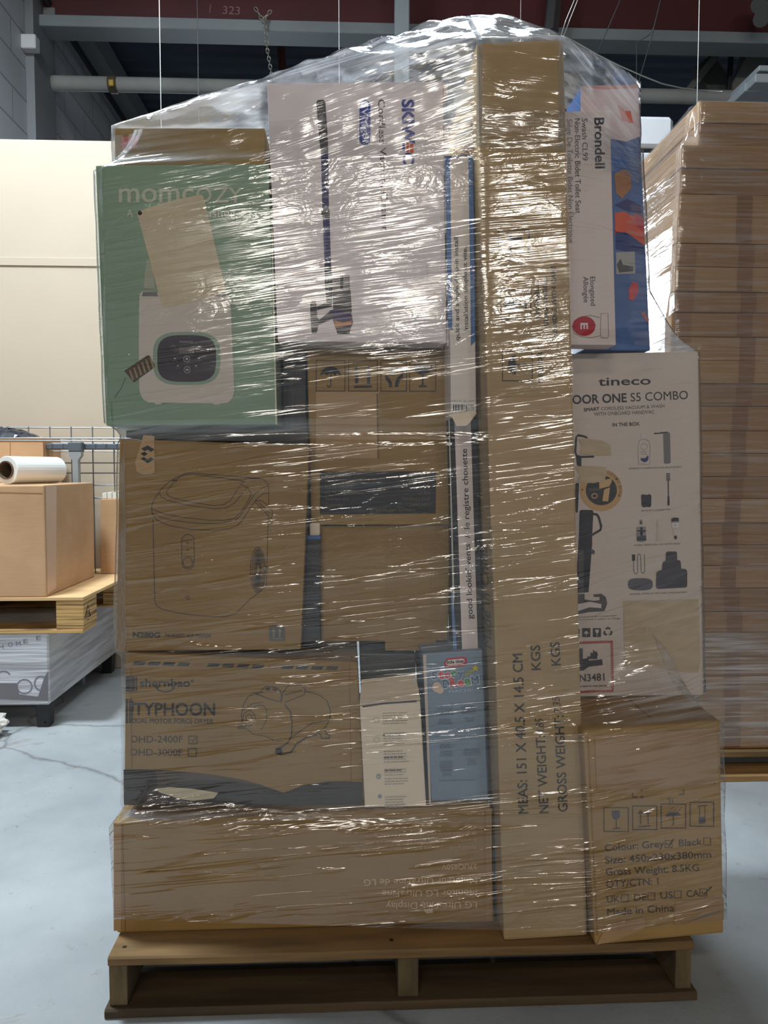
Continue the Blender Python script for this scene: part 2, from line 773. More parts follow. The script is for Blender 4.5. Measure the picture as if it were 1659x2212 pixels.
def film_object(name, label, chunks, m, parent=None):
    V, Fc, U, Hz = [], [], [], []
    for vs, fs, us, hs in chunks:
        n = len(V)
        V += vs
        Fc += [[i + n for i in f] for f in fs]
        U += us
        Hz += hs
    o = link(name, V, Fc, m, parent, smooth=True)
    me = o.data
    uvl = me.uv_layers.new(name='UVMap')
    idx = np.zeros(len(me.loops), dtype=np.int32)
    me.loops.foreach_get('vertex_index', idx)
    ua = np.array(U, dtype=np.float32)[idx]
    # where a ring closes, u jumps back; harmless at the rear
    uvl.data.foreach_set('uv', ua.ravel())
    at = me.attributes.new('haze', 'FLOAT', 'POINT')
    at.data.foreach_set('value', np.array(Hz, dtype=np.float32))
    if parent is None:
        tag(o, label, 'stretch film')
    return o



# ------------------------------------------------------------------ the setting
def concrete_material():
    m = bpy.data.materials.new('floor_concrete')
    m.use_nodes = True
    nt = m.node_tree
    b = nt.nodes['Principled BSDF']
    b.inputs['Roughness'].default_value = 0.62
    b.inputs['Specular IOR Level'].default_value = 0.35
    tc = nt.nodes.new('ShaderNodeTexCoord')

    def nz(sc, det, rough=0.55, dist=0.0):
        n = nt.nodes.new('ShaderNodeTexNoise')
        n.inputs['Scale'].default_value = sc
        n.inputs['Detail'].default_value = det
        n.inputs['Roughness'].default_value = rough
        n.inputs['Distortion'].default_value = dist
        nt.links.new(tc.outputs['Object'], n.inputs['Vector'])
        return n.outputs['Fac']

    def ramp(src, p0, c0, p1, c1):
        r = nt.nodes.new('ShaderNodeValToRGB')
        r.color_ramp.elements[0].position, r.color_ramp.elements[1].position = p0, p1
        r.color_ramp.elements[0].color, r.color_ramp.elements[1].color = (*c0, 1), (*c1, 1)
        nt.links.new(src, r.inputs[0])
        return r.outputs[0]

    def mul(a, bb, fac=1.0):
        x = nt.nodes.new('ShaderNodeMix')
        x.data_type = 'RGBA'
        x.blend_type = 'MULTIPLY'
        x.inputs[0].default_value = fac
        nt.links.new(a, x.inputs[6])
        nt.links.new(bb, x.inputs[7])
        return x.outputs[2]
    base = ramp(nz(2.2, 6), 0.3, S(136, 141, 143), 0.72, S(168, 171, 171))
    stain = ramp(nz(5.0, 9, 0.72, 0.6), 0.60, (1, 1, 1), 0.74, S(205, 190, 170))
    spots = ramp(nz(26, 7, 0.7, 1.0), 0.63, (1, 1, 1), 0.72, S(170, 165, 160))
    vor = nt.nodes.new('ShaderNodeTexVoronoi')
    vor.feature = 'DISTANCE_TO_EDGE'
    vor.inputs['Scale'].default_value = 0.55
    mp = nt.nodes.new('ShaderNodeVectorMath')
    mp.operation = 'MULTIPLY_ADD'
    wn = nt.nodes.new('ShaderNodeTexNoise')
    wn.inputs['Scale'].default_value = 3
    wn.inputs['Detail'].default_value = 6
    nt.links.new(tc.outputs['Object'], wn.inputs['Vector'])
    nt.links.new(wn.outputs['Color'], mp.inputs[0])
    mp.inputs[1].default_value = (0.25, 0.25, 0.25)
    nt.links.new(tc.outputs['Object'], mp.inputs[2])
    nt.links.new(mp.outputs[0], vor.inputs['Vector'])
    crack = ramp(vor.outputs['Distance'], 0.0, S(196, 193, 190), 0.005, (1, 1, 1))
    c = mul(mul(mul(base, stain), spots, 0.7), crack)
    nt.links.new(c, b.inputs['Base Color'])
    bp = nt.nodes.new('ShaderNodeBump')
    bp.inputs['Distance'].default_value = 0.003
    bp.inputs['Strength'].default_value = 0.6
    nt.links.new(nz(30, 8, 0.6), bp.inputs['Height'])
    nt.links.new(bp.outputs[0], b.inputs['Normal'])
    return m


def block_material():
    m = bpy.data.materials.new('painted_block')
    m.use_nodes = True
    nt = m.node_tree
    b = nt.nodes['Principled BSDF']
    b.inputs['Roughness'].default_value = 0.7
    tc = nt.nodes.new('ShaderNodeTexCoord')
    mp = nt.nodes.new('ShaderNodeMapping')
    mp.inputs['Rotation'].default_value = (0, math.radians(90), 0)
    sp = nt.nodes.new('ShaderNodeSeparateXYZ')
    cb = nt.nodes.new('ShaderNodeCombineXYZ')
    nt.links.new(tc.outputs['Object'], sp.inputs[0])
    nt.links.new(sp.outputs['Y'], cb.inputs['X'])
    nt.links.new(sp.outputs['Z'], cb.inputs['Y'])
    br = nt.nodes.new('ShaderNodeTexBrick')
    br.inputs['Scale'].default_value = 1
    br.inputs['Brick Width'].default_value = 0.4
    br.inputs['Row Height'].default_value = 0.2
    br.inputs['Mortar Size'].default_value = 0.006
    br.inputs['Mortar Smooth'].default_value = 0.5
    br.inputs['Color1'].default_value = (*S(178, 180, 182), 1)
    br.inputs['Color2'].default_value = (*S(170, 172, 175), 1)
    br.inputs['Mortar'].default_value = (*S(150, 152, 155), 1)
    nt.links.new(cb.outputs[0], br.inputs['Vector'])
    nt.links.new(br.outputs['Color'], b.inputs['Base Color'])
    bp = nt.nodes.new('ShaderNodeBump')
    bp.inputs['Distance'].default_value = 0.006
    bp.invert = True
    nt.links.new(br.outputs['Fac'], bp.inputs['Height'])
    nt.links.new(bp.outputs[0], b.inputs['Normal'])
    return m


def struct(o):
    o['kind'] = 'structure'
    return o


XW = -2.0
ZC = 4.3
mb = MB()
mb.box(-7, 7, -11, 15, -0.1, 0, concrete_material())
struct(mb.build('floor', origin=(0, 0, 0)))
blk = block_material()
mb = MB()
mb.box(XW - 0.25, XW, 0.8, 5.0, 0, ZC + 0.2, blk)
struct(mb.build('wall_left', origin=(XW, 0, 0)))
mb = MB()
mb.box(XW - 0.25, XW + 0.052, 5.0, 5.35, 0, ZC + 0.2, mat('pilaster_shaded', S(120, 122, 124), 0.7))  # wall grey darkened here to carry the shadow on the pilaster
struct(mb.build('column', origin=(XW, 5.1, 0)))
mb = MB()
mb.box(XW - 0.25, XW + 0.02, 5.35, 15, 0, ZC + 0.2, blk)
struct(mb.build('wall_left', origin=(XW, 6, 0)))
mb = MB()
mb.box(-7, 7, 15, 15.2, 0, ZC + 0.2, mat('far_wall', S(40, 44, 50), 0.9))
struct(mb.build('wall_back', origin=(0, 15, 0)))

# corrugated roof deck
deck = mat('roof_deck', S(70, 80, 94), 0.6, var=0.25, scale=(1, 3, 1))
mb = MB()
y = -11.0
prof = []
while y < 15:
    prof += [(y, 0), (y + 0.075, 0), (y + 0.1, 0.045), (y + 0.14, 0.045)]
    y += 0.165
for i in range(len(prof) - 1):
    (ya, za), (yb, zb) = prof[i], prof[i + 1]
    mb.face([(-7, ya, ZC + za), (7, ya, ZC + za), (7, yb, ZC + zb), (-7, yb, ZC + zb)], deck)
struct(mb.build('ceiling', origin=(0, 0, ZC)))

# red roof girder with a grey bottom flange
DB = 5.1
zf0 = at_y(830, 74, DB).z
red = mat('red_primer', S(80, 32, 34), 0.6, var=0.2, scale=(2, 2, 2))
lgrey = mat('flange_grey', S(128, 134, 136), 0.6, var=0.1, scale=(3, 3, 3))
mb = MB()
mb.box(XW, 7, DB - 0.005, DB + 0.17, zf0, zf0 + 0.07, lgrey, 0.004)
g = struct(mb.build('beam'))
mb = MB()
mb.box(XW, 7, DB + 0.06, DB + 0.09, zf0 + 0.07, ZC, red)
wb = mb.build('girder_web', g)
wb['label'] = 'dark red web of the roof beam'
fc = Face((0, DB + 0.058, 3), (0, -1, 0))
fc.text('323', (481, 30), (518, 32), 17, ink(150, 110, 112))
fc.line([(453, 28), (455, 10)], 3, ink(130, 90, 95))
fc.part('chalk_number', g, 'pale chalked number on the beam')
# second girder farther back
mb = MB()
mb.box(XW, 7, 9.0, 9.2, 4.0, ZC, mat('dark_girder', S(60, 60, 66), 0.7))
struct(mb.build('beam'))

# roof pipe
DPI = 5.3
zp = at_y(130, 180, DPI).z
mb = MB()
pm = mat('pipe_grey', S(150, 150, 146), 0.5, var=0.12, scale=(6, 6, 6))
mb.tube([(XW + 0.02, DPI, zp), (7, DPI, zp)], 0.0465, pm, 24)
pipe = mb.build('overhead_pipe', smooth=True)
tag(pipe, 'long grey pipe running under the roof from the block wall', 'pipe')
xc = at_y(245, 180, DPI).x
mb = MB()
mb.tube([(xc - 0.028, DPI, zp), (xc - 0.02, DPI, zp), (xc + 0.02, DPI, zp), (xc + 0.028, DPI, zp)], [0.05, 0.056, 0.056, 0.05], mat('coupling', S(70, 62, 45), 0.5), 24)
mb.box(xc - 0.012, xc + 0.02, DPI - 0.07, DPI - 0.05, zp - 0.04, zp + 0.0, mat('coupling_yellow', S(170, 135, 40), 0.5), 0.004)
cp = mb.build('coupling', pipe)
cp['label'] = 'dark and yellow pipe coupling'
mb = MB()
mb.tube([(XW + 0.02, DPI, zp), (XW + 0.03, DPI, zp)], 0.06, mat('coupling', S(70, 62, 45)), 24)
mb.build('wall_collar', pipe)

# dark conduit along the top of the wall
a = at_x(90, 0, XW + 0.06)
mb = MB()
mb.tube([(XW + 0.09, -2, a.z), (XW + 0.09, 15, a.z)], 0.022, mat('conduit', S(38, 36, 44), 0.5), 10)
tag(mb.build('conduit', smooth=True), 'dark conduit running back along the top of the block wall', 'conduit')
mb = MB()
mb.box(XW, XW + 0.16, 5.0, 15, a.z + 0.12, a.z + 0.3, lgrey)
struct(mb.build('trim_1'))
# bracket and small boxes on the wall
mb = MB()
p = at_x(103, 40, XW + 0.06)
mb.box(XW + 0.05, XW + 0.13, p.y - .06, p.y + .05, p.z - 0.03, p.z + 0.04, mat('bracket', S(150, 150, 150), 0.4, metal=.4), 0.006)
mb.tube([(XW + 0.09, p.y, p.z - 0.07), (XW + 0.09, p.y, p.z + 0.06)], 0.012, mat('conduit', S(38, 36, 44)), 8)
tag(mb.build('wall_bracket'), 'small metal clamp holding the conduit at the wall column', 'bracket')
mb = MB()
p = at_x(94, 125, XW + 0.052)
mb.box(XW, XW + 0.09, 4.93, 4.999, p.z - 0.055, p.z + 0.03, mat('white_box', S(200, 200, 200), 0.5), 0.005)
tag(mb.build('junction_box'), 'small white junction box on the edge of the wall column', 'box')

# pale steel post behind the stack and a red-brown brace
p = at_y(868, 60, 4.9)
mb = MB()
mb.box(p.x - 0.045, p.x + 0.045, 4.86, 4.95, 0, ZC, mat('post_grey', S(150, 158, 160), 0.5), 0.006)
struct(mb.build('column'))
mb = MB()
mb.tube([at_y(612, 170, 6.2), at_y(606, 90, 6.2), at_y(540, -90, 6.2)], 0.035, mat('brace_red', S(86, 50, 46), 0.6), 6)
tag(mb.build('roof_brace'), 'red-brown steel brace under the roof beside the hanging chain', 'brace')
mb = MB()
mb.tube([at_y(1190, 70, 5.0), at_y(1203, -60, 5.0)], 0.05, mat('brace_dark', S(66, 62, 64), 0.6), 6)
tag(mb.build('roof_brace'), 'dark steel hanger crossing the red beam above the tall carton', 'brace')

# hanging wires
wm = mat('wire', S(140, 140, 136), 0.35, metal=0.6)
wd = mat('wire_dark', S(96, 98, 100), 0.4, metal=0.5)
for (x0, x1, D, m, r, lab) in (
        (344, 347, 3.3, wm, 0.0028, 'thin bright wire hanging at the left above the green carton'),
        (426, 429, 4.6, wd, 0.0028, 'thin dull wire hanging between the bright wire and the chain'),
        (732, 731, 3.6, wm, 0.0024, 'thin bright wire hanging behind the top film, left of the grey post'),
        (1125, 1124, 4.0, wm, 0.0024, 'thin wire hanging right above the tall carton'),
        (1511, 1504, 3.4, wm, 0.0034, 'thin bright wire hanging down to the top of the right-hand carton stack')):
    q = at_y(x0, 0, D)
    mb = MB()
    mb.tube([(q.x, D, 1.9), (q.x, D, ZC)], r * 0.75, m, 6)
    tag(mb.build('hanging_wire', smooth=True), lab, 'wire', 'wires hanging from the roof')
for pts, D, m, r, lab in (
        ([(1212, 78), (1222, 45), (1243, -5), (1290, -120)], 3.8, wm, 0.003, 'first of two slanting cables rising from the tall carton top'),
        ([(1218, 78), (1230, 45), (1250, -5), (1300, -120)], 3.85, wm, 0.003, 'second of two slanting cables rising from the tall carton top'),
        ([(1288, 122), (1303, 85), (1342, -5), (1390, -120)], 4.4, wd, 0.0035, 'slanting grey cable behind the film between tall carton and beam'),
        ([(1380, 176), (1405, 90), (1428, -5), (1450, -90)], 4.4, wd, 0.0035, 'slanting cable crossing the beam joint at the upper right'),
        ([(1375, 180), (1375, 92), (1402, 76), (1412, 60)], 4.5, wd, 0.003, 'thin bent wire dropping from the beam joint'),
        ([(1205, 70), (1245, 92), (1290, 118), (1340, 143), (1390, 165), (1430, 181), (1470, 190), (1520, 196), (1560, 198)], 4.2, wm, 0.004, 'sagging cable swung from the tall carton to the roof truss')):
    mb = MB()
    mb.tube([at_y(x, yy, D) for x, yy in pts], r, m, 6)
    tag(mb.build('roof_cable', smooth=True), lab, 'cable', 'cables under the roof')

# chain
mb = MB()
cm = mat('chain', S(170, 165, 150), 0.4, metal=0.6)


def chain_run(pts, D):
    P = [at_y(x, yy, D) for x, yy in pts]
    seg = []
    for i in range(len(P) - 1):
        n = max(1, int((P[i + 1] - P[i]).length / 0.024))
        for k in range(n):
            seg.append((P[i].lerp(P[i + 1], k / n), (P[i + 1] - P[i]).normalized(), k))
    for p_, t, k in seg:
        sd = Vector((0, 1, 0)) if k % 2 else t.cross(Vector((0, 1, 0))).normalized()
        ring = []
        for i in range(9):
            an = 2 * math.pi * i / 8
            ring.append(p_ + t * (0.017 * math.cos(an)) + sd * (0.010 * math.sin(an)))
        mb.tube(ring, 0.0032, cm, 5, cap=False)


chain_run([(571, 42), (578, 110), (588, 170), (591, 200)], 5.05)
chain_run([(553, 20), (565, 38), (571, 40), (588, 20)], 5.05)
tag(mb.build('hanging_chain'), 'steel chain hanging from the beam above the white carton', 'chain')

# truss at the right
tm = mat('truss_grey', S(122, 122, 118), 0.6, var=0.12, scale=(4, 4, 4))
DT = 5.6
tr = empty('roof_truss', at_y(1580, 210, DT), 'grey steel roof truss at the upper right beyond the beam', 'truss')


def bar(name, a, b, D, w_, m, dp=0.06):
    A, B = at_y(*a, D), at_y(*b, D)
    t = (B - A).normalized()
    n = Vector((0, 1, 0)).cross(t).normalized() * (w_ / 2)
    d = Vector((0, dp, 0))
    k = MB()
    k.hexa([A + n, B + n, B - n, A - n, A + n + d, B + n + d, B - n + d, A - n + d], m, 0.003, 1)
    return k.build(name, tr)


bar('diagonal', (1480, 205), (1570, 92), DT, 0.05, tm)
bar('diagonal', (1590, 208), (1690, 20), DT - .05, 0.14, tm)
bar('gusset', (1520, 130), (1570, 205), DT + .06, 0.17, mat('truss_shade', S(92, 92, 90), 0.6))
bar('vertical', (1583, 90), (1576, 205), DT - .07, 0.03, mat('conduit', S(38, 36, 44)), 0.03)
bar('vertical', (1620, 95), (1590, 205), DT - .02, 0.06, tm)
bar('chord', (1470, 206), (1720, 212), DT - .1, 0.05, tm)
k = MB()
for i, (x, yy) in enumerate(((1640, 10), (1655, 25), (1645, 40))):
    k.tube([at_y(x, yy, 4.9), at_y(x, yy, 4.98)], 0.05, mat('truss_node', S(70, 70, 70), 0.5), 12)
k.build('node_plate', tr)
mb = MB()
tg = mat('tray_grey', S(165, 172, 174), 0.5)
for (x0, y0, x1, y1, D) in ((1632, 158, 1760, 180, 4.6), (1610, 178, 1645, 197, 4.7), (1640, 140, 1760, 155, 4.62), (1648, 180, 1760, 207, 4.75)):
    A, B = at_y(x0, y0, D), at_y(x1, y1, D)
    mb.box(A.x, B.x, D, D + 0.35, B.z, A.z, tg, 0.004)
tag(mb.build('duct_run'), 'pale grey stepped ducting at the right edge under the truss', 'duct')

# beige partition with a seam strip
DPT = 3.6
zt = at_y(120, 302, DPT).z
mb = MB()
xr_ = at_y(545, 600, DPT).x
cream = mat('partition_cream', S(188, 172, 150), 0.65, var=0.03, scale=(2, 2, 2))
mb.box(XW, xr_, DPT, DPT + 0.1, 0, zt, cream, 0.004)
pw = struct(mb.build('partition'))
mb = MB()
zs_ = at_y(120, 573, DPT).z
mb.box(XW, xr_, DPT - 0.006, DPT, zs_ - 0.004, zs_ + 0.032, mat('seam_strip', S(186, 170, 148), 0.6), 0.001)
mb.build('seam_strip', pw)

# white cabinet beyond the stack
DC = 3.9
A, B = at_y(1340, 247, DC), at_y(1456, 320, DC)
wc = empty('white_cabinet', ((A.x + B.x) / 2, DC + .2, 0), 'white cabinet top showing between the blue toy carton and the right stack', 'cabinet')
mb = MB()
wp = mat('white_plastic', S(226, 228, 232), 0.45)
mb.box(A.x, B.x, DC, DC + 0.45, B.z, A.z, wp, 0.02)
mb.build('upper_door', wc)
mb = MB()
mb.box(A.x + 0.01, B.x - 0.01, DC + 0.01, DC + 0.44, B.z - 0.022, B.z, mat('black_gap', S(22, 22, 24), 0.5))
b_ = mb.build('band', wc)
b_['label'] = 'black band below the upper door'
mb = MB()
mb.box(A.x, B.x, DC, DC + 0.45, 0, B.z - 0.022, wp, 0.008)
mb.build('body', wc)

# ------------------------------------------------------------------ main pallet
ZP = 0.105
DPAL = 1.277
wood = []
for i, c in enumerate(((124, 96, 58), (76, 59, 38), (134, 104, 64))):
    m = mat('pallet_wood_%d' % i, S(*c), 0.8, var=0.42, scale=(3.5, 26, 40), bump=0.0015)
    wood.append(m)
woode = mat('pallet_end_grain', S(92, 77, 52), 0.85, var=0.55, scale=(40, 8, 9), bump=0.002)
pal = empty('pallet', (0.04, DPAL + 0.6, 0), 'worn wooden pallet carrying the film-wrapped carton stack', 'pallet')
xl, xr = at_y(232, 2063, DPAL).x, at_y(1500, 2040, DPAL).x
tb, sh = 0.0155, 0.074


def board(name, x0, x1, y0, y1, z0, z1, m, sag=0.0, n=14, ax='x'):
    vs, fs = [], []
    for i in range(n + 1):
        t = i / n
        x = x0 + (x1 - x0) * t
        jz = sag * (0.5 - 0.5 * math.cos(4 * math.pi * t)) + 0.0012 * noise.noise(Vector((x * 9, y0 * 7, z0)))
        jy = 0.002 * noise.noise(Vector((x * 14, y1 * 3, z0 + 4)))
        for (yy, zz) in ((y0 + jy, z0 + 0.002), (y0 + jy + 0.002, z0), (y1 + jy - .002, z0), (y1 + jy, z0 + .002), (y1 + jy, z1 - .002), (y1 + jy - .002, z1), (y0 + jy + .003, z1), (y0 + jy, z1 - .003)):
            vs.append((x, yy, zz + jz))
    for i in range(n):
        for k in range(8):
            fs.append([i * 8 + k, i * 8 + (k + 1) % 8, (i + 1) * 8 + (k + 1) % 8, (i + 1) * 8 + k])
    fs.append(list(range(8))[::-1])
    fs.append([n * 8 + k for k in range(8)])
    return link(name, vs, fs, m, pal)


yy = DPAL
for i in range(7):
    wdt = 0.14 if i in (0, 6) else 0.09
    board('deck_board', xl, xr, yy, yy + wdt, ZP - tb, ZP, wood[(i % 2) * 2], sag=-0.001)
    yy += wdt + 0.082
PD = yy - 0.082 - DPAL
for i, (a, b) in enumerate(((232, 272), (860, 905), (1462, 1497))):
    x0 = at_y(a, 2100, DPAL).x
    x1 = at_y(b, 2100, DPAL).x
    mb = MB()
    mb.hexa([(x0, DPAL + 0.006, ZP - tb - .001), (x1, DPAL + 0.006, ZP - tb - .001), (x1, DPAL + 0.006, tb + .001), (x0, DPAL + 0.006, tb + .001),
             (x0, DPAL + PD - .006, ZP - tb - .001), (x1, DPAL + PD - .006, ZP - tb - .001), (x1, DPAL + PD - .006, tb + .001), (x0, DPAL + PD - .006, tb + .001)], woode, 0.003)
    mb.build('stringer', pal)
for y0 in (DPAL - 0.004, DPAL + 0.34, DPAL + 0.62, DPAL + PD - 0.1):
    board('bottom_board', xl - 0.006, xr + 0.006, y0, y0 + 0.1, 0.0, tb, wood[1])  # wood colour darkened for the shade inside the pallet
for x in (xl + 0.02, 0.07, xr - 0.02):
    for dy in (0.03, 0.1):
        mb = MB()
        mb.tube([(x, DPAL + dy, ZP - .001), (x, DPAL + dy, ZP + 0.0004)], 0.004, mat('nail', S(70, 60, 50), 0.4, metal=.7), 8)
        mb.build('nail_head', pal)

# ------------------------------------------------------------------ cartons of the stack
KR = cardboard('kraft', (154, 124, 74))
KR2 = cardboard('kraft_brown', (150, 119, 70))
KR3 = cardboard('kraft_pale', (172, 146, 106))
BLK = ink(40, 38, 40)
DK = ink(58, 54, 52)
DK2 = ink(84, 74, 62)

# long low monitor carton on the pallet
Dm = D_of(660, 2003, ZP)
o, f = carton('monitor_carton', 'long low brown carton with upside-down pale lettering, lying on the pallet deck',
              [(244, 1778), (1059, 1738), (1067, 1992), (253, 2016)], D_of(253, 2016, ZP), 0.34, KR2, DR=D_of(1067, 1992, ZP), rest=ZP)
monitor = o
f.crop(1.885, 220, 1700)
lt = ink(214, 182, 146)
for txt, a, b, cap in (('LG UltraFine Display', (1527, 466), (1157, 470), 27),
                       ('Monitor LG UltraFine', (1527, 417), (1142, 421), 26),
                       ('Moniteur UltraFine de LG', (1527, 366), (1067, 376), 26),
                       ('27UQ850V', (1527, 312), (1384, 315), 20)):
    f.text(txt, a, b, cap, lt, bold=0.004)
for txt, a, b in (('Actual product may vary in appearance from above image.', (1525, 238), (1020, 250)),
                  ('El producto real puede diferir con respecto a la imagen mostrada.', (1525, 210), (960, 223)),
                  ('Le produit actuel peut varier en apparence de l\'illustration.', (1525, 182), (985, 193))):
    f.text(txt, a, b, 14, ink(188, 156, 120))
f.part('printed_lettering', o, 'pale upside-down lettering')
f.line([(84, 152), (96, 594)], 4, ink(128, 88, 52))
f.line([(1570, 92), (1574, 546)], 4, ink(128, 88, 52))
f.part('edge_crease', o)
f.poly([(1310, 500), (1345, 492), (1350, 512), (1322, 514)], ink(206, 186, 160))
f.part('torn_patch', o, 'small pale tear in the carton')
for (xa, xb) in ((246, 262), (1050, 1062)):
    mb = MB()
    pts = [f.full().at((xa if k < 2 else xb, yv), 0.0012) for k, yv in ((0, 1780 if xa < 500 else 1745), (1, 2010 if xa < 500 else 1988), (2, 2010 if xa < 500 else 1988), (3, 1780 if xa < 500 else 1745))]
    mb.face(pts, cardboard('kraft_edge', (168, 132, 88)))
    mb.build('glue_flap', o)
zm = max(f.P8[0].z, f.P8[1].z)

# dryer carton
Dd = D_of(500, 1735, zm)
o, f = carton('dryer_carton', 'brown carton printed with a motor dryer and a dark wave, on the long low carton',
              [(271, 1410), (772, 1430), (787, 1735), (268, 1738)], Dd, 0.36, KR2, rest=zm)
f.crop(2.860, 220, 1380)
wave = [(135, 806), (250, 806), (380, 812), (520, 822), (680, 838), (850, 866), (960, 895), (1050, 925), (1125, 950), (1240, 905), (1400, 880), (1500, 880), (1610, 884), (1612, 1018), (137, 1026)]
f.poly(wave, ink(62, 54, 48))
f.poly([(330, 806), (520, 822), (700, 842), (860, 868), (1000, 905), (860, 890), (640, 868), (430, 880), (350, 920)], ink(84, 72, 60))
f.part('printed_wave', o, 'dark brown printed wave along the bottom')
f.poly([(330, 925), (420, 915), (560, 925), (720, 950), (690, 985), (560, 1000), (470, 985), (360, 950)], ink(208, 196, 168))
f.part('torn_patch', o, 'pale torn strip on the dark wave')
for i in range(15):
    x = 190 + i * 91.5
    yv = 138 + i * 2.4
    f.poly([(x + 14, yv), (x + 84, yv + 2), (x + 70, yv + 24), (x, yv + 22)], DK if i % 5 != 4 else ink(140, 100, 60))
f.part('printed_band', o, 'dashed dark tape line along the top')
tx = ink(54, 48, 46)
f.text('shernbao', (234, 294), (546, 294), 46, tx, bold=0.022)
f.oval(560, 260, 8, 8, 2.5, tx)
f.text('R', (556, 264), (564, 264), 8, tx)
f.oval(392, 288, 58, 38, 7, tx, a0=20, a1=160)
f.poly([(330, 300), (352, 296), (346, 314)], tx)
f.poly([(432, 296), (452, 300), (440, 314)], tx)
f.text('TYPHOON', (196, 470), (700, 472), 74, tx, bold=0.02)
f.text('DUAL MOTOR FORCE DRYER', (188, 520), (688, 524), 30, tx, bold=0.006)
f.text('DHD-2400F', (182, 640), (500, 640), 42, tx)
f.text('DHD-3000F', (180, 720), (498, 722), 42, tx)
f.sq(538, 600, 588, 648, 5, tx)
f.sq(534, 676, 584, 724, 5, tx)
f.line([(552, 622), (562, 634), (580, 612)], 5, tx)
f.rect(148, 232, 204, 324, tx)
f.rect(209, 232, 219, 322, tx)
f.rect(148, 372, 162, 520, tx)
f.poly([(170, 372), (186, 372), (200, 400), (186, 520), (170, 520)], tx)
f.part('printed_lettering', o, 'dark printed lettering and check boxes')
ln = ink(72, 60, 50)
f.line([(870, 520), (862, 470), (874, 410), (900, 360), (940, 335), (1000, 328)], 5, ln)
f.line([(985, 320), (1010, 292), (1060, 296), (1100, 312), (1110, 350), (1104, 388), (1040, 372), (950, 338), (985, 320)], 5, ln)
f.line([(1108, 390), (1118, 330), (1150, 290), (1230, 282), (1258, 310), (1250, 345), (1180, 372), (1130, 392)], 5, ln)
f.line([(1130, 345), (1240, 318)], 5, ln)
f.line([(1258, 322), (1340, 345), (1390, 380), (1412, 440), (1406, 500), (1380, 548), (1330, 580)], 5, ln)
f.line([(1130, 405), (1165, 450), (1176, 520), (1172, 600), (1150, 640)], 7, ln)
f.line([(910, 440), (960, 410), (1000, 412), (1020, 440), (1018, 500), (985, 560)], 4, ln)
f.oval(910, 490, 38, 46, 4, ln)
f.oval(910, 490, 20, 26, 4, ln)
f.line([(875, 440), (930, 400), (990, 390)], 4, ln)
f.line([(880, 545), (940, 590), (1010, 600), (1060, 625), (1120, 632)], 4, ln)
f.rect(834, 535, 890, 556, ink(96, 78, 60))
f.line([(1180, 600), (1240, 560), (1300, 520), (1400, 500)], 5, ln)
f.line([(1330, 575), (1350, 590), (1360, 618), (1405, 612), (1408, 595), (1385, 585), (1380, 555)], 6, ln)
f.line([(1150, 640), (1120, 660), (1080, 680), (1075, 705), (1110, 715), (1170, 700), (1200, 650), (1260, 610), (1330, 590)], 9, ln)
f.poly([(1072, 690), (1085, 672), (1112, 678), (1118, 700), (1100, 716), (1076, 708)], ink(50, 44, 42))
f.rect(1012, 300, 1040, 318, ln)
f.rect(1055, 305, 1085, 320, ln)
f.part('printed_picture', o, 'line drawing of a dryer')
f.line([(1530, 100), (1540, 880)], 4, ink(120, 84, 48))
f.line([(180, 170), (186, 800)], 4, ink(120, 84, 48))
f.part('edge_crease', o)
zd = max(f.P8[0].z, f.P8[1].z)

# white flap-top carton
Dw = D_of(855, 1744, zm)
WH = mat('white_card', S(232, 214, 190), 0.55, var=0.03, scale=(6, 6, 6))
o, f = carton('small_white_carton', 'small cream white carton with a lifted top flap, between dryer carton and blue carton',
              [(777, 1526), (908, 1514), (921, 1740), (788, 1748)], Dw, 0.085, WH, rest=zm)
f.crop(4.608, 740, 1380)
g_ = ink(150, 142, 130)
g2 = ink(96, 92, 90)
rnd = random.Random(3)


def fake_lines(x0, x1, y0, n, step, h, m, slope=-0.03, rag=0.25, center=False):
    for i in range(n):
        L_ = (x1 - x0) * (1 - rag * rnd.random())
        xa = x0 + ((x1 - x0) - L_) / 2 if center else x0
        yv = y0 + i * step
        x = xa
        while x < xa + L_:
            wl = min(xa + L_ - x, rnd.uniform(1.5, 6) * h)
            f.line([(x, yv + slope * (x - x0)), (x + wl, yv + slope * (x + wl - x0))], h, m)
            x += wl + h * 0.9


for y0 in (740, 940, 1120, 1300, 1390, 1570):
    fake_lines(398 + (y0 - 740) * .03, 660, y0, 5 if y0 not in (1300, 1390) else 3, 26, 7, g_)
for (y0, xa) in ((1172, 412), (1300, 420), (950, 402)):
    fake_lines(xa, xa + 190, y0 + 6, 1, 20, 11, g2)
f.ell(358, 1366, 22, 24, ink(120, 135, 145))
f.ell(358, 1366, 15, 17, ink(215, 205, 190))
f.line([(352, 1355), (358, 1380), (366, 1352)], 5, ink(90, 100, 110))
f.ell(370, 1562, 18, 18, ink(130, 150, 165))
f.oval(335, 800, 30, 26, 3, g_)
f.oval(340, 1000, 28, 24, 3, g_)
f.part('printed_lettering', o, 'rows of fine grey print')
P = f.P8
mb = MB()
tl, trr = P[0] + Vector((0, 0, 0.002)), P[1] + Vector((0, 0, 0.002))
e = Vector((0, 0.06, 0.028))
mb.hexa([tl + Vector((0, 0.001, .002)), trr + Vector((0, 0.001, .002)), trr + Vector((0, 0.001, 0)), tl + Vector((0, 0.001, 0)),
         tl + e + Vector((.004, 0, .002)), trr + e + Vector((-.004, 0, .002)), trr + e + Vector((-.004, 0, 0)), tl + e + Vector((.004, 0, 0))], WH)
mb.build('lid_flap', o)
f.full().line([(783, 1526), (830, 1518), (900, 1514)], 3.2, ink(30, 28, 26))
f.part('lid_gap', o, 'dark gap under the lifted flap')

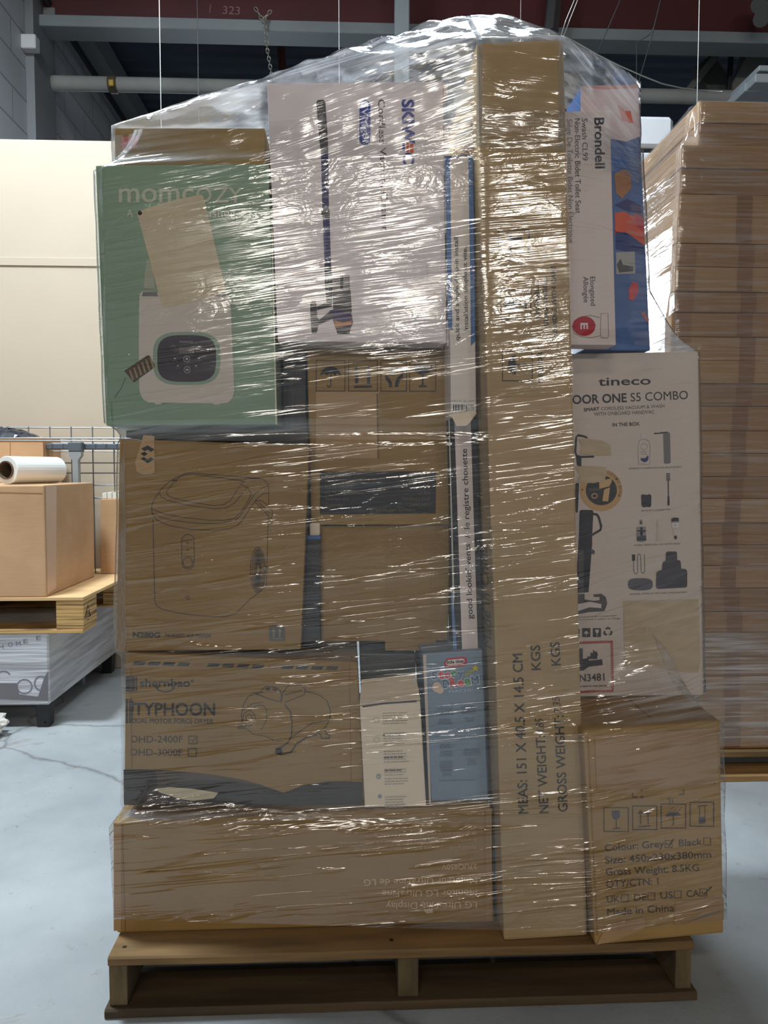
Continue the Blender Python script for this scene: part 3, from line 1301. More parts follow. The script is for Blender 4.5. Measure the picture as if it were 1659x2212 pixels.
# dark carton behind it
o, f = carton('dark_grey_carton', 'dark grey carton standing behind the small white carton',
              [(777, 1412), (898, 1412), (898, 1690), (788, 1690)], Dw + 0.105, 0.2, mat('charcoal_card', S(74, 76, 74), 0.5, var=0.1, scale=(4, 4, 20)), rest=zm)

# blue toy story carton
Dl = D_of(995, 1731, zm)
BLU = mat('blue_card', S(126, 144, 164), 0.5, var=0.05, scale=(30, 30, 30))
o, f = carton('blue_story_carton', 'narrow light blue carton with rainbow title, standing on the long low carton',
              [(913, 1412), (1043, 1404), (1056, 1722), (932, 1738)], Dl, 0.2, BLU, rest=zm)
f.crop(4.608, 740, 1380)
f.poly([(800, 160), (832, 156), (880, 1640), (862, 1642)], ink(205, 190, 180))
f.part('side_strip', o, 'cream strip along the left edge')
f.poly([(1022, 215), (1036, 196), (1060, 190), (1200, 178), (1225, 184), (1238, 205), (1232, 245), (1210, 262), (1060, 284), (1024, 274), (1010, 245)], ink(196, 44, 52))
f.poly([(1034, 222), (1048, 210), (1190, 196), (1212, 204), (1214, 230), (1196, 246), (1060, 264), (1034, 256), (1026, 240)], ink(236, 226, 220))
f.text('little tikes', (1036, 250), (1208, 234), 34, ink(40, 44, 66), bold=0.03)
f.part('printed_badge', o, 'red badge with white centre and dark lettering')
cols = dict(b=ink(92, 120, 150), r=ink(214, 80, 86), g=ink(92, 150, 84), o=ink(226, 110, 74), w=ink(220, 226, 232))


def story(txt, a, b, cap, cl):
    A, B = Vector(a), Vector(b)
    n = len(txt)
    for i, ch in enumerate(txt):
        p0, p1 = A.lerp(B, i / n), A.lerp(B, (i + 0.93) / n)
        h = cap * (0.92 + 0.16 * (i % 2))
        f.text(ch, (p0.x - 3, p0.y + 3), (p1.x + 3, p1.y + 3), h + 7, cols['w'], bold=0.07)
        f.text(ch, tuple(p0), tuple(p1), h, cols[cl[i]], bold=0.045)


story('Story', (888, 402), (1212, 372), 78, 'brrgb')
story('DReaM', (1000, 488), (1362, 442), 82, 'brrgb')
st = [(1322 + (38 if k % 2 == 0 else 17) * math.sin(k * math.pi / 5), 290 - (38 if k % 2 == 0 else 17) * math.cos(k * math.pi / 5)) for k in range(10)]
f.poly([(1215, 350), (1260, 320), (1300, 296), (1310, 310), (1270, 345), (1225, 364)], ink(170, 170, 70))
f.poly(st, ink(226, 206, 50))
f.ell(940, 480, 46, 52, ink(226, 196, 176))
f.ell(972, 510, 34, 34, ink(226, 196, 176))
f.text('MACHINE', (1060, 536), (1370, 512), 24, ink(200, 210, 220))
f.part('printed_title', o, 'multicoloured title lettering with a yellow star')
m_ = ink(74, 84, 100)
for (x0, x1, y0, n) in ((915, 1110, 690, 5), (940, 1100, 800, 4), (960, 1080, 1050, 3), (950, 1110, 1120, 4), (955, 1110, 1220, 7), (990, 1090, 1330, 3),
                        (1175, 1330, 665, 6), (1210, 1320, 790, 3), (1195, 1380, 1095, 5), (1230, 1340, 1190, 5)):
    fake_lines(x0, x1, y0, n, 15, 5, m_, rag=0.3, center=True)
fake_lines(960, 1370, 1405, 1, 15, 6, m_)
f.part('printed_lettering', o, 'columns of fine dark print')
for i in range(34):
    f.ell(rnd.uniform(870, 1390), rnd.uniform(560, 1600), 3, 3, ink(196, 208, 220), n=6)
f.part('printed_dots', o)
f.poly([(1385, 122), (1402, 120), (1464, 1590), (1446, 1592)], ink(46, 48, 54))
f.part('dark_edge', o, 'black strip along the right edge')
zl = f.P8[0].z * .5 + f.P8[1].z * .5

# ice maker carton
Di = D_of(450, 1406, zd)
o, f = carton('ice_maker_carton', 'large square brown carton with line drawing of an ice maker, left side',
              [(258, 948), (668, 962), (650, 1410), (250, 1402)], Di, 0.40, KR2, rest=zd)
ice = o
f.crop(3.318, 220, 900)
ln = ink(66, 52, 44)
W = 4.5
f.line([(356, 660), (362, 620), (390, 570), (430, 515), (480, 470), (540, 432), (600, 408), (640, 402), (1120, 442), (1160, 450), (1196, 490), (1196, 640)], W, ln)
f.line([(470, 560), (462, 540), (520, 462), (580, 420), (640, 412), (720, 420), (1020, 462), (960, 540), (930, 590), (880, 630), (800, 638), (640, 612), (540, 590), (490, 575), (470, 560)], W, ln)
f.line([(414, 545), (425, 575), (470, 600), (600, 632), (800, 660), (890, 655), (950, 620), (1000, 560), (1050, 500)], W, ln)
f.line([(505, 455), (542, 460)], 8, ln)
f.line([(1012, 470), (1040, 440), (1140, 448)], W, ln)
f.line([(990, 480), (1048, 512), (1072, 552), (1050, 600), (1000, 680), (950, 730), (880, 742), (760, 742), (560, 720), (430, 690), (356, 660)], W, ln)
f.line([(1196, 492), (1150, 510), (1090, 560), (1040, 640), (1000, 700), (960, 742)], W, ln)
f.line([(1196, 545), (1160, 550), (1110, 590), (1060, 660), (1010, 740), (970, 780), (920, 800), (800, 815), (640, 808), (480, 780), (400, 745), (362, 700), (356, 660)], W, ln)
f.line([(358, 690), (420, 720), (520, 745), (700, 765), (860, 765), (930, 745)], W, ln)
f.line([(366, 735), (372, 1000), (380, 1320), (392, 1352), (430, 1380), (560, 1410), (760, 1432), (880, 1434), (960, 1410), (1060, 1310), (1180, 1220), (1192, 720)], W, ln)
f.line([(1104, 620), (1150, 660), (1200, 720), (1222, 712), (1222, 676), (1170, 620), (1140, 600), (1104, 604), (1104, 620)], W, ln)
f.line([(1200, 720), (1204, 730), (1218, 726), (1222, 712)], W, ln)
f.line([(1125, 615), (1200, 690)], W, ln)
f.line([(572, 890), (576, 868), (596, 848), (620, 844), (646, 852), (660, 872), (662, 1040), (656, 1070), (636, 1090), (610, 1092), (584, 1078), (574, 1050)], W, ln, True)
f.oval(616, 1044, 34, 34, W, ln)
f.oval(614, 906, 7, 7, 3, ln)
f.oval(616, 954, 7, 7, 3, ln)
f.text('Ice Full', (582, 892), (650, 892), 12, ln)
f.text('Add Water', (582, 940), (654, 942), 10, ln)
f.text('Clean', (584, 1004), (652, 1006), 10, ln)
f.line([(598, 1296), (616, 1284), (634, 1296)], 5, ln)
f.line([(604, 1304), (616, 1310), (630, 1302)], 5, ln)
f.oval(1118, 1098, 54, 162, W, ln)
f.oval(1120, 1098, 44, 150, 3, ln)
for i in range(44):
    a = 2 * math.pi * i / 44
    f.line([(1120 + 10 * math.cos(a), 1098 + 34 * math.sin(a)), (1120 + 44 * math.cos(a), 1098 + 148 * math.sin(a))], 3.2, ln)
f.part('printed_picture', o, 'line drawing of an ice maker')
f.text('N280G', (222, 1580), (418, 1582), 36, BLK, bold=0.03)
f.text('NUGGET ICE MAKER', (456, 1578), (784, 1582), 24, ink(80, 66, 56), bold=0.02)
f.part('printed_lettering', o, 'dark printed model lettering')
f.rect(1200, 1498, 1312, 1606, ink(92, 92, 88))
for x in (1232, 1276):
    f.poly([(x - 14, 1540), (x, 1516), (x + 14, 1540), (x + 5, 1540), (x + 5, 1580), (x - 5, 1580), (x - 5, 1540)], ink(150, 130, 105))
f.line([(1214, 1590), (1298, 1590)], 5, ink(150, 130, 105))
f.part('printed_symbol', o, 'grey square with two arrows')
f.poly([(300, 130), (378, 140), (380, 400), (350, 415), (300, 418), (250, 395), (240, 330)], mat('clear_tape', S(186, 150, 106), 0.25))
f.part('tape_strip', o, 'glossy tape over the upper left corner')
f.crop(3.318, 220, 900)
for (yv, fl) in ((232, 1), (266, 0), (308, -1)):
    if fl == 0:
        f.poly([(278, 266), (306, 252), (332, 268), (304, 284)], BLK)
    elif fl == 1:
        f.poly([(282, 230), (330, 206), (380, 236), (352, 252), (330, 238), (308, 248)], BLK)
    else:
        f.poly([(276, 300), (304, 290), (328, 306), (352, 292), (378, 304), (330, 334)], BLK)
f.part('printed_logo', o, 'black diamond emblem')
P = f.P8
zi = max(P[0].z, P[1].z)

# flat black carton lying on the ice maker carton, supports the green one
mb = MB()
dz0 = 0.003
mb.hexa([P[0] + Vector((0.006, 0.02, 0.016)), P[1] + Vector((-0.004, 0.02, 0.029)), P[1] + Vector((-0.004, 0.02, dz0)), P[0] + Vector((0.006, 0.02, dz0)),
         P[4] + Vector((0.006, -0.02, 0.016)), P[5] + Vector((-0.004, -0.02, 0.029)), P[5] + Vector((-0.004, -0.02, dz0)), P[4] + Vector((0.006, -0.02, dz0))],
        mat('black_card', S(34, 34, 36), 0.45), 0.001)
o = mb.build('flat_black_carton')
tag(o, 'thin black carton lying flat between the ice maker carton and green carton', 'carton')

# black strip box right of the ice maker carton
o, f = carton('black_slim_carton', 'slim black upright carton squeezed between two brown cartons, centre left',
              [(664, 1160), (692, 1156), (690, 1408), (656, 1406)], Di + 0.035, 0.2, mat('black_card', S(34, 34, 36), 0.45), bevel=0.001, rest=zd)
f.rect(664, 1157, 692, 1165, ink(70, 104, 168))
f.part('printed_stripe', o, 'blue stripe near the top')
mb = MB()
A, B = at_y(669, 1130, Di + 0.04), at_y(691, 1157, Di + 0.04)
mb.box(A.x, B.x, Di + 0.04, Di + 0.1, B.z, A.z, mat('white_card', S(232, 214, 190)), 0.001)
c_ = mb.build('end_cap', o)
c_['label'] = 'white end piece on top'

# lower plain brown carton and symbol carton
zs0 = D_of(830, 1405, zd)
Db = 1.445
o, f = carton('plain_brown_carton', 'plain brown taped carton in the middle, below the one with handling symbols',
              [(690, 1136), (972, 1133), (968, 1403), (694, 1409)], Db, 0.34, KR, rest=zd)
f.rect(832, 1137, 942, 1405, cardboard('tape_brown', (148, 117, 68), 0.45))
f.part('tape_strip', o)
f.crop(3.16, 600, 720)
f.line([(300, 1330), (310, 2140)], 4, ink(130, 94, 56))
f.line([(1050, 1340), (1048, 2140)], 4, ink(140, 102, 62))
f.part('edge_crease', o)
zb_ = f.P8[0].z
pbz = f.P8[1].z

o, f = carton('symbol_carton', 'brown carton with four handling symbols and a black data panel, centre',
              [(663, 756), (969, 753), (971, 1129), (672, 1131)], Db - 0.012, 0.36, KR, rest=max(zb_, pbz))
f.rect(683, 846, 818, 990, cardboard('tape_grey', (178, 146, 104), 0.4))
f.part('tape_strip', o, 'paler tape patch below the symbols')
f.line([(815, 850), (817, 990)], 4, ink(116, 88, 54))
f.part('edge_crease', o)
for x0, x1 in ((683, 745), (753, 815), (823, 878), (885, 941)):
    f.sq(x0, 779, x1, 845, 1.6, BLK)
f.crop(5.027, 650, 760)
arc = [(212 + 110 * (1 - math.cos(math.pi * i / 16)), 258 - 98 * math.sin(math.pi * i / 16)) for i in range(17)]
f.poly(arc + [(410, 240), (392, 232), (372, 258), (345, 238), (325, 232), (305, 238), (285, 258), (262, 240), (240, 240)], BLK)
f.line([(325, 150), (325, 360), (318, 378), (300, 384), (290, 372), (290, 356)], 10, BLK)
for x in (606, 735):
    f.poly([(x - 34, 212), (x, 150), (x + 34, 212)], BLK)
    f.rect(x - 17, 232, x + 17, 346, BLK)
f.poly([(578, 370), (770, 366), (770, 388), (578, 392)], BLK)
f.poly([(955, 175), (1045, 175), (1050, 232), (1000, 262), (955, 245)], ink(70, 62, 54))
f.line([(1000, 170), (1002, 262)], 4, KR)
f.line([(950, 215), (1050, 215)], 4, KR)
f.poly([(915, 250), (940, 262), (975, 310), (990, 340), (990, 382), (955, 382), (955, 340), (920, 300)], BLK)
f.poly([(1110, 180), (1110, 270), (1070, 320), (1055, 380), (1020, 380), (1022, 340), (1040, 290), (1085, 245), (1095, 180)], BLK)
f.poly([(1216, 138), (1370, 138), (1375, 165), (1362, 180), (1392, 186), (1402, 140), (1426, 138), (1418, 185), (1390, 230), (1345, 250), (1295, 248), (1245, 220), (1222, 180)], BLK)
f.rect(1313, 245, 1330, 366, BLK)
f.poly([(1280, 384), (1284, 366), (1360, 364), (1370, 382)], BLK)
f.part('printed_symbols', o, 'four black handling symbols in square frames')
f.full()
f.poly([(691, 1019), (942, 1018), (941, 1109), (691, 1111)], ink(40, 40, 42, 0.4))
gold = ink(112, 96, 70)
for i, (l, r) in enumerate((('Power Supply', '120V 60Hz'), ('Power Consumption', '120W(40C)'), ('Rated Current', '1.5A'), ('Ice Making Current', '1.8A'), ('Refrigerant', 'R600a(1.2oz)'), ('Capacity', '33lbs/day'))):
    yv = 1030 + i * 12.6
    f.text(l, (703, yv), (703 + len(l) * 4.6, yv), 6.2, gold)
    f.text(r, (929 - len(r) * 4.9, yv), (929, yv), 6.2, gold)
f.text('R134a Nugget Ice Maker', (800, 1105), (900, 1104), 6, gold)
f.part('printed_panel', o, 'black data panel with faint lettering')
zsy = max(f.P8[0].z, f.P8[1].z)

# black carton between the green and the symbol carton
o, f = carton('black_upright_carton', 'black upright carton half hidden right of the green carton',
              [(611, 758), (660, 758), (662, 940), (612, 936)], 1.47, 0.25, mat('black_card', S(34, 34, 36), 0.45), bevel=0.001)
f.rect(616, 760, 622, 936, ink(66, 64, 62))
f.rect(630, 760, 634, 936, ink(80, 78, 74))
f.part('printed_stripe', o, 'grey upright stripes')

# green washer carton
Dg = 1.378
GREEN = mat('green_card', S(124, 150, 124), 0.5, var=0.06, scale=(5, 5, 5))
o, f = carton('green_washer_carton', 'large green carton printed with a bottle washer, torn tan patch, upper left',
              [(206, 357), (580, 354), (600, 917), (229, 920)], Dg, 0.38, GREEN)
f.crop(3.402, 180, 300)
lt = ink(208, 204, 186)
f.text('momc', (262, 466), (812, 466), 150, ink(190, 190, 168), bold=0.012)
f.text('ZY', (960, 468), (1172, 468), 108, ink(190, 190, 168), bold=0.012)
f.text('O', (830, 466), (944, 466), 108, ink(190, 190, 168), bold=0.012)
f.text('A', (322, 574), (366, 574), 54, lt)
f.text('asher', (908, 576), (1114, 576), 62, lt)
f.part('printed_lettering', o, 'cream title lettering')
wb = ink(204, 192, 180)
f.poly([(446, 1100), (448, 1040), (456, 960), (466, 890), (478, 880), (510, 960), (530, 1100)], ink(168, 170, 150))
f.poly([(412, 1160), (418, 1136), (440, 1118), (540, 1124), (560, 1140), (960, 1150), (1010, 1136), (1056, 1138), (1074, 1160), (1084, 1250), (1098, 1600), (1110, 1850), (1098, 1900), (1062, 1940), (1010, 1945), (480, 1938), (440, 1915), (416, 1868), (411, 1820), (408, 1500)], wb)
f.poly([(440, 1122), (540, 1126), (552, 1158), (430, 1158)], ink(120, 118, 116))
f.poly([(952, 1160), (1010, 1138), (1064, 1146), (1068, 1162)], ink(120, 118, 116))
f.poly([(526, 1938), (576, 1938), (574, 1952), (530, 1952)], wb)
f.poly([(954, 1944), (1004, 1944), (1000, 1954), (960, 1954)], wb)
f.ell(760, 1614, 248, 196, ink(140, 158, 140), n=48, sq=3.2)
f.ell(760, 1614, 216, 172, ink(58, 50, 54), n=48, sq=3.4)
f.rect(702, 1534, 816, 1574, ink(110, 100, 104))
pg = ink(170, 162, 164)
f.text('momcozy', (708, 1498), (806, 1498), 18, pg)
f.oval(761, 1618, 23, 23, 4, pg)
f.oval(764, 1697, 23, 23, 4, pg)
f.rect(752, 1608, 770, 1626, pg)
f.rect(754, 1690, 774, 1704, pg)
for (x, yv) in ((674, 1614), (850, 1614), (696, 1668), (828, 1668)):
    f.rect(x - 6, yv - 3, x + 6, yv + 3, ink(220, 214, 214))
    f.rect(x - 18, yv + 14, x + 18, yv + 18, ink(110, 104, 106))
for (x, yv) in ((682, 1540), (682, 1562), (838, 1542), (850, 1562)):
    f.rect(x - 16, yv - 2, x + 16, yv + 2, ink(110, 104, 106))
f.part('printed_picture', o, 'picture of a bottle washer with black control panel')
f.poly([(394, 540), (440, 520), (640, 458), (866, 408), (884, 425), (930, 620), (1010, 960), (1046, 1118), (960, 1158), (860, 1180), (780, 1205), (700, 1225), (590, 1244), (570, 1200), (480, 860), (420, 640)],
       mat('bare_board', S(200, 184, 154), 0.8, var=0.06, scale=(20, 20, 60)))
f.part('torn_patch', o, 'tan patch where the print is torn away')
f.ell(417, 546, 16, 17, ink(30, 34, 32), n=12)
f.part('punched_hole', o, 'small dark hole at the patch corner')
f.poly([(302, 1705), (470, 1592), (486, 1590), (530, 1672), (498, 1700), (372, 1790)], ink(78, 62, 44))
for i in range(6):
    x = 338 + i * 30
    f.poly([(x, 1702 - i * 19), (x + 9, 1696 - i * 19), (x + 36, 1770 - i * 18), (x + 24, 1778 - i * 18)], ink(158, 132, 96))
f.part('torn_flutes', o, 'small torn window showing corrugation')
f.line([(312, 1750), (280, 1830), (230, 1900)], 3.5, ink(84, 108, 84))
f.part('crease', o)
f.line([(205, 1940), (215, 2100)], 6, ink(100, 126, 100))
f.part('crease', o)
f.line([(122, 850), (160, 842)], 4, ink(84, 108, 84))
f.part('crease', o)
f.line([(130, 860), (140, 1300)], 5, ink(108, 138, 112))
f.part('crease', o)
f.poly([(1384, 640), (1390, 640), (1424, 2100), (1412, 2100)], ink(206, 204, 180))
f.part('edge_strip', o, 'cream edge line at the right')
zg = max(f.P8[0].z, f.P8[1].z)

# brown carton on top of the green one
Dt = 1.425
ztop = at_y(400, 275, Dt).z
A = at_y(247, 300, Dt)
B = at_y(572, 300, Dt)
mb = MB()
P8 = [Vector(p) for p in ((A.x, Dt, at_y(247, 276, Dt).z), (B.x, Dt + .004, at_y(560, 274, Dt).z), (B.x, Dt + .004, zg + 0.001), (A.x, Dt, zg + 0.001))]
P8 = P8 + [p + Vector((0, 0.32, 0)) for p in P8]
mb.hexa(P8, KR, 0.003)
o = mb.build('low_brown_carton')
tag(o, 'low brown carton lying on top of the green carton under cloudy film', 'carton')
STACK.append(P8)
fc = Face(P8[3], (0, -1, 0))
fc.poly([(262, 296), (300, 292), (296, 322), (264, 324)], ink(196, 120, 110))
fc.part('printed_patch', o, 'faded red print at the left')

# white vacuum carton
WV = mat('white_vacuum_card', S(226, 214, 214), 0.5, var=0.02, scale=(5, 5, 5))
Dv = 1.37
o, f = carton('white_vacuum_carton', 'tall white carton with sideways blue lettering and a stick vacuum picture, top centre',
              [(577, 180), (957, 176), (965, 746), (600, 748)], Dv, 0.30, WV, bevel=0.002, rest=zsy)
f.crop(3.318, 560, 150)
nb = ink(46, 56, 140)
f.text('SKIW', (1024, 216), (1030, 535), 82, nb, bold=0.035)
f.text('C', (1030, 598), (1032, 678), 76, nb, bold=0.035)
f.poly([(1024, 535), (1044, 528), (1046, 582), (1024, 582)], nb)
og = ink(222, 100, 52)
f.poly([(1054, 520), (1072, 528), (1072, 596), (1054, 590)], og)
f.poly([(1080, 530), (1104, 534), (1106, 600), (1080, 596)], og)
f.text('Cordless Vacuum Cleaner', (852, 216), (880, 1160), 46, ink(60, 58, 66), bold=0.006)
cap_ = [(757 + 40 * math.cos(math.radians(a)), (260 if a > 180 else 500) + 42 * math.sin(math.radians(a))) for a in range(0, 361, 15)]
f.poly(cap_, ink(52, 66, 150))
f.text('SVMg8i', (736, 236), (742, 520), 42, ink(206, 208, 230), bold=0.01)
f.part('printed_lettering', o, 'sideways blue, orange and black lettering')
dkv = ink(60, 56, 60)
nvy = ink(48, 46, 96)
f.poly([(410, 236), (420, 220), (460, 218), (474, 240), (490, 470), (478, 490), (430, 490), (420, 400)], dkv)
f.poly([(428, 490), (492, 490), (494, 600), (442, 600)], ink(84, 80, 82))
f.poly([(442, 600), (494, 600), (500, 1000), (452, 1000)], nvy)
f.poly([(444, 1010), (456, 996), (500, 998), (506, 1020), (504, 1056), (452, 1058), (446, 1040)], dkv)
f.poly([(456, 1058), (504, 1056), (514, 1400), (468, 1400)], nvy)
f.rect(470, 1080, 474, 1380, ink(104, 104, 150))
f.poly([(468, 1400), (516, 1400), (526, 1560), (520, 1690), (484, 1690), (470, 1560)], dkv)
f.poly([(522, 1480), (648, 1474), (652, 1580), (526, 1590)], ink(140, 132, 130))
f.rect(580, 1478, 602, 1580, dkv)
f.poly([(524, 1590), (654, 1582), (664, 1740), (636, 1800), (560, 1790), (530, 1720)], ink(84, 78, 78))
f.poly([(500, 1730), (560, 1712), (664, 1760), (672, 1820), (650, 1860), (548, 1860), (530, 1800)], ink(62, 48, 90))
f.poly([(538, 1800), (600, 1815), (664, 1800), (660, 1830), (545, 1850)], ink(190, 120, 60))
f.poly([(548, 1850), (655, 1846), (650, 1896), (560, 1898)], dkv)
f.poly([(364, 1680), (378, 1662), (406, 1664), (412, 1700), (418, 1780), (432, 1800), (412, 1890), (378, 1892), (370, 1850)], dkv)
f.poly([(412, 1700), (484, 1670), (520, 1680), (520, 1700), (416, 1724)], dkv)
f.poly([(424, 1800), (500, 1740), (540, 1760), (540, 1780), (428, 1830)], dkv)
f.part('printed_picture', o, 'picture of a stick vacuum with navy tube')
f.line([(1192, 500), (1192, 738), (1130, 738)], 4, ink(206, 194, 194))
f.line([(1205, 1400), (1203, 1600)], 4, ink(206, 194, 194))
f.part('perforation', o)
sp8 = f.P8
rx = Vector((0.0012, 0, 0))
mb = MB()
seq = ((176, 205), (270, 372), (420, 500), (560, 640), (690, 746))
for i, (ya, yb) in enumerate(seq):
    fa = f.full()
    a, b = fa.at((958 + (ya - 176) * .014, ya), -0.004), fa.at((958 + (yb - 176) * .014, yb), -0.004)
    mb.hexa([a, a + Vector((.0075, 0, 0)), b + Vector((.0075, 0, 0)), b] + [q + Vector((0, 0.02, 0)) for q in (a, a + Vector((.0075, 0, 0)), b + Vector((.0075, 0, 0)), b)], WV, 0.001)
    mb.build('locking_tab', o)
    mb = MB()

# ------------------------------------------------------------------ slim vent cartons
o, f = carton('vent_carton', 'long slim white carton with black sides, lettering running upward, lower of two',
              [(972, 905), (1030, 903), (1043, 1402), (985, 1404)], D_of(1010, 1403, zl), 0.1, ink(42, 44, 48), bevel=0.001)
f.crop(3.16, 600, 720)
f.poly([(1205, 590), (1316, 590), (1366, 2160), (1258, 2164)], ink(228, 212, 208))
f.part('front_panel', o, 'white front strip')
f.text("good lookin' vents  /  le registre chouette", (1331, 1950), (1290, 788), 38, ink(36, 34, 36), bold=0.012)
f.part('printed_lettering', o, 'black lettering reading upward')
f.poly([(1182, 1800), (1196, 1760), (1222, 2160), (1200, 2160)], ink(96, 130, 180))
f.poly([(1165, 570), (1172, 566), (1206, 1800), (1196, 1900)], ink(196, 190, 184))
f.part('edge_strip', o, 'pale and blue edge lines at the left')
zv = f.P8[0].z

o, f = carton('vent_carton', 'long slim white carton with blue edges and a torn bottom flap, upper of two',
              [(968, 337), (1022, 335), (1029, 893), (974, 903)], 1.352, 0.1, ink(226, 214, 206), bevel=0.002)
f.crop(3.318, 560, 150)
bl = ink(70, 112, 168)
f.poly([(1328, 622), (1500, 612), (1532, 620), (1532, 630), (1328, 634)], ink(40, 70, 120))
f.poly([(1330, 630), (1366, 630), (1384, 1870), (1352, 1850)], bl)
f.poly([(1498, 628), (1532, 626), (1548, 1950), (1516, 1980), (1514, 1660)], bl)
f.part('printed_edges', o, 'blue bands along both edges')
f.text('quick and simple drop-in install.', (1434, 1944), (1424, 1190), 30, ink(50, 48, 52), bold=0.01)
f.text('installation simple et vite.', (1496, 1874), (1486, 1272), 30, ink(50, 48, 52), bold=0.01)
f.part('printed_lettering', o, 'two lines of dark lettering reading upward')
f.crop(3.16, 600, 720)
f.poly([(1184, 456), (1344, 452), (1350, 548), (1190, 556)], ink(232, 228, 222))
x = 1196
rb = random.Random(11)
while x < 1338:
    wv = rb.choice((3, 4, 6, 9))
    f.poly([(x, 486), (x + wv, 486), (x + wv, 530), (x, 530)], BLK)
    x += wv + rb.choice((3, 4, 6))
f.text('DWLITFR1SEE12WHT', (1188, 472), (1344, 468), 14, BLK)
f.text('8 42309 09591 8', (1190, 550), (1332, 546), 14, BLK)
f.part('barcode_label', o, 'barcode sticker near the bottom')
mb = MB()
fl = [(1160, 556), (1350, 530), (1356, 548), (1306, 610), (1280, 634), (1214, 636), (1190, 575)]
pf = [f.at(p, 0.012 if i in (3, 4, 5) else 0.002) for i, p in enumerate(fl)]
pb = [q + Vector((0, 0.0016, 0)) for q in pf]
mb.face(pf, WH)
mb.face(pb[::-1], WH)
for i in range(len(pf)):
    j = (i + 1) % len(pf)
    mb.face([pf[i], pb[i], pb[j], pf[j]], WH)
mb.build('torn_flap', o)
f.poly([(1278, 484), (1300, 480), (1344, 534), (1334, 548)], ink(206, 198, 188))
f.part('peeled_corner', o)

# ------------------------------------------------------------------ tall carton
Dh = 1.305
o, f = carton('tall_carton', 'very tall narrow brown carton standing upright at the front, with upward lettering',
              [(1029, 92), (1218, 83), (1269, 2022), (1088, 2033)], D_of(1088, 2033, ZP), 0.405, KR3, DR=D_of(1269, 2022, ZP), bevel=0.005, rest=ZP)
tall = f.P8
tallo = o
f.text('MEAS: 151 X 40.5 X 14.5 CM', (1141, 1757), (1128, 1412), 21, DK, bold=0.012)
f.text('NET WEIGHT:', (1185, 1756), (1177, 1588), 20, DK, bold=0.012)
f.text('KGS', (1168, 1447), (1166, 1393), 20, DK, bold=0.012)
f.text('GROSS WEIGHT:', (1226, 1753), (1217, 1545), 20, DK, bold=0.012)
f.text('KGS', (1211, 1437), (1208, 1386), 20, DK, bold=0.012)
f.text('4.85', (1177, 1584), (1172, 1550), 17, ink(70, 66, 70), shear=0.3)
f.text('7.35', (1213, 1540), (1208, 1503), 16, ink(70, 66, 70), shear=0.3)
f.part('printed_lettering', o, 'black weights and measures reading upward')
f.crop(5.53, 1040, 450)
f.sq(205, 258, 570, 620, 9, BLK)
f.sq(232, 975, 590, 1330, 9, BLK)
f.sq(250, 1710, 605, 2060, 9, BLK)
for yv in (366, 512):
    f.poly([(305, yv), (360, yv - 58), (360, yv - 22), (480, yv - 20), (480, yv + 20), (360, yv + 18), (360, yv + 56)], BLK)
f.rect(560, 340, 572, 540, BLK)
f.poly([(272, 1080), (300, 1072), (380, 1076), (425, 1110), (436, 1150), (425, 1200), (380, 1232), (275, 1238)], BLK)
f.rect(425, 1135, 520, 1160, BLK)
f.poly([(515, 1065), (545, 1065), (540, 1220), (520, 1220)], BLK)
f.poly([(410, 1750), (360, 1770), (320, 1830), (318, 1890), (345, 1950), (410, 1990)], ink(66, 62, 58))
f.line([(410, 1868), (540, 1868), (560, 1890), (540, 1912)], 10, BLK)
for i in range(26):
    a = rb.uniform(1.7, 4.6)
    r = rb.uniform(90, 150)
    f.ell(410 + r * .8 * math.cos(a), 1870 + r * math.sin(a), 5, 6, BLK, n=6)
f.part('printed_symbols', o, 'three black handling symbols lying sideways')
f.text('FRAGILE', (690, 1312), (680, 880), 52, DK, bold=0.012)
f.text('GLASS INSIDE', (796, 1412), (780, 830), 52, DK, bold=0.012)
f.text('HANDLE WITH CARE', (904, 1530), (880, 690), 52, DK, bold=0.012)
f.text('KEEP DRY', (734, 2080), (722, 1655), 52, DK, bold=0.012)
f.part('printed_warning', o, 'black handling words reading upward')
sf = side_face(tall, True)
sf.text('Made in China', (1063, 1402), (1052, 1180), 16, DK2, shear=0.3, bold=0.01)
sf.part('side_lettering', o, 'slanted lettering on the left side')
f.full()
f.poly([(1052, 860), (1232, 856), (1240, 1130), (1060, 1136)], cardboard('tape_tan', (178, 150, 110), 0.4))
f.part('tape_strip', o)

# lower right carton
zr0 = ZP
Dr = D_of(1284, 2043, ZP)
o, f = carton('specification_carton', 'brown carton listing colour, size and weight, overhanging the pallet at lower right',
              [(1259, 1578), (1556, 1556), (1564, 2017), (1285, 2044)], Dr, 0.43, cardboard('kraft_tan', (164, 132, 82)), DR=D_of(1564, 2017, ZP), bevel=0.005, rest=ZP)
spec = o
f.crop(4.366, 1220, 1640)
ik = ink(70, 56, 44)
for txt, a, b, cap in (('Colour: Grey', (378, 868), (938, 826), 66), ('Black', (1076, 820), (1296, 806), 62),
                       ('Size: 450x230x380mm', (380, 984), (1380, 926), 66), ('Gross Weight: 8.5KG', (386, 1096), (1266, 1052), 66),
                       ('QTY/CTN: 1', (390, 1210), (884, 1180), 64), ('UK', (398, 1354), (520, 1346), 62), ('DE', (654, 1336), (772, 1328), 62),
                       ('US', (902, 1316), (1020, 1308), 62), ('CA', (1148, 1300), (1268, 1290), 62), ('Made in China', (402, 1474), (1032, 1432), 66)):
    f.text(txt, a, b, cap, ik, bold=0.008)
for (x, yv) in ((945, 766), (1308, 740), (532, 1276), (782, 1258), (1030, 1240), (1272, 1222)):
    f.sq(x, yv, x + 66, yv + 66, 6, ik)
f.line([(958, 790), (980, 818), (1026, 750)], 12, ik)
f.line([(1290, 1246), (1310, 1276), (1385, 1200)], 12, ik)
f.part('printed_lettering', o, 'dark specification list')
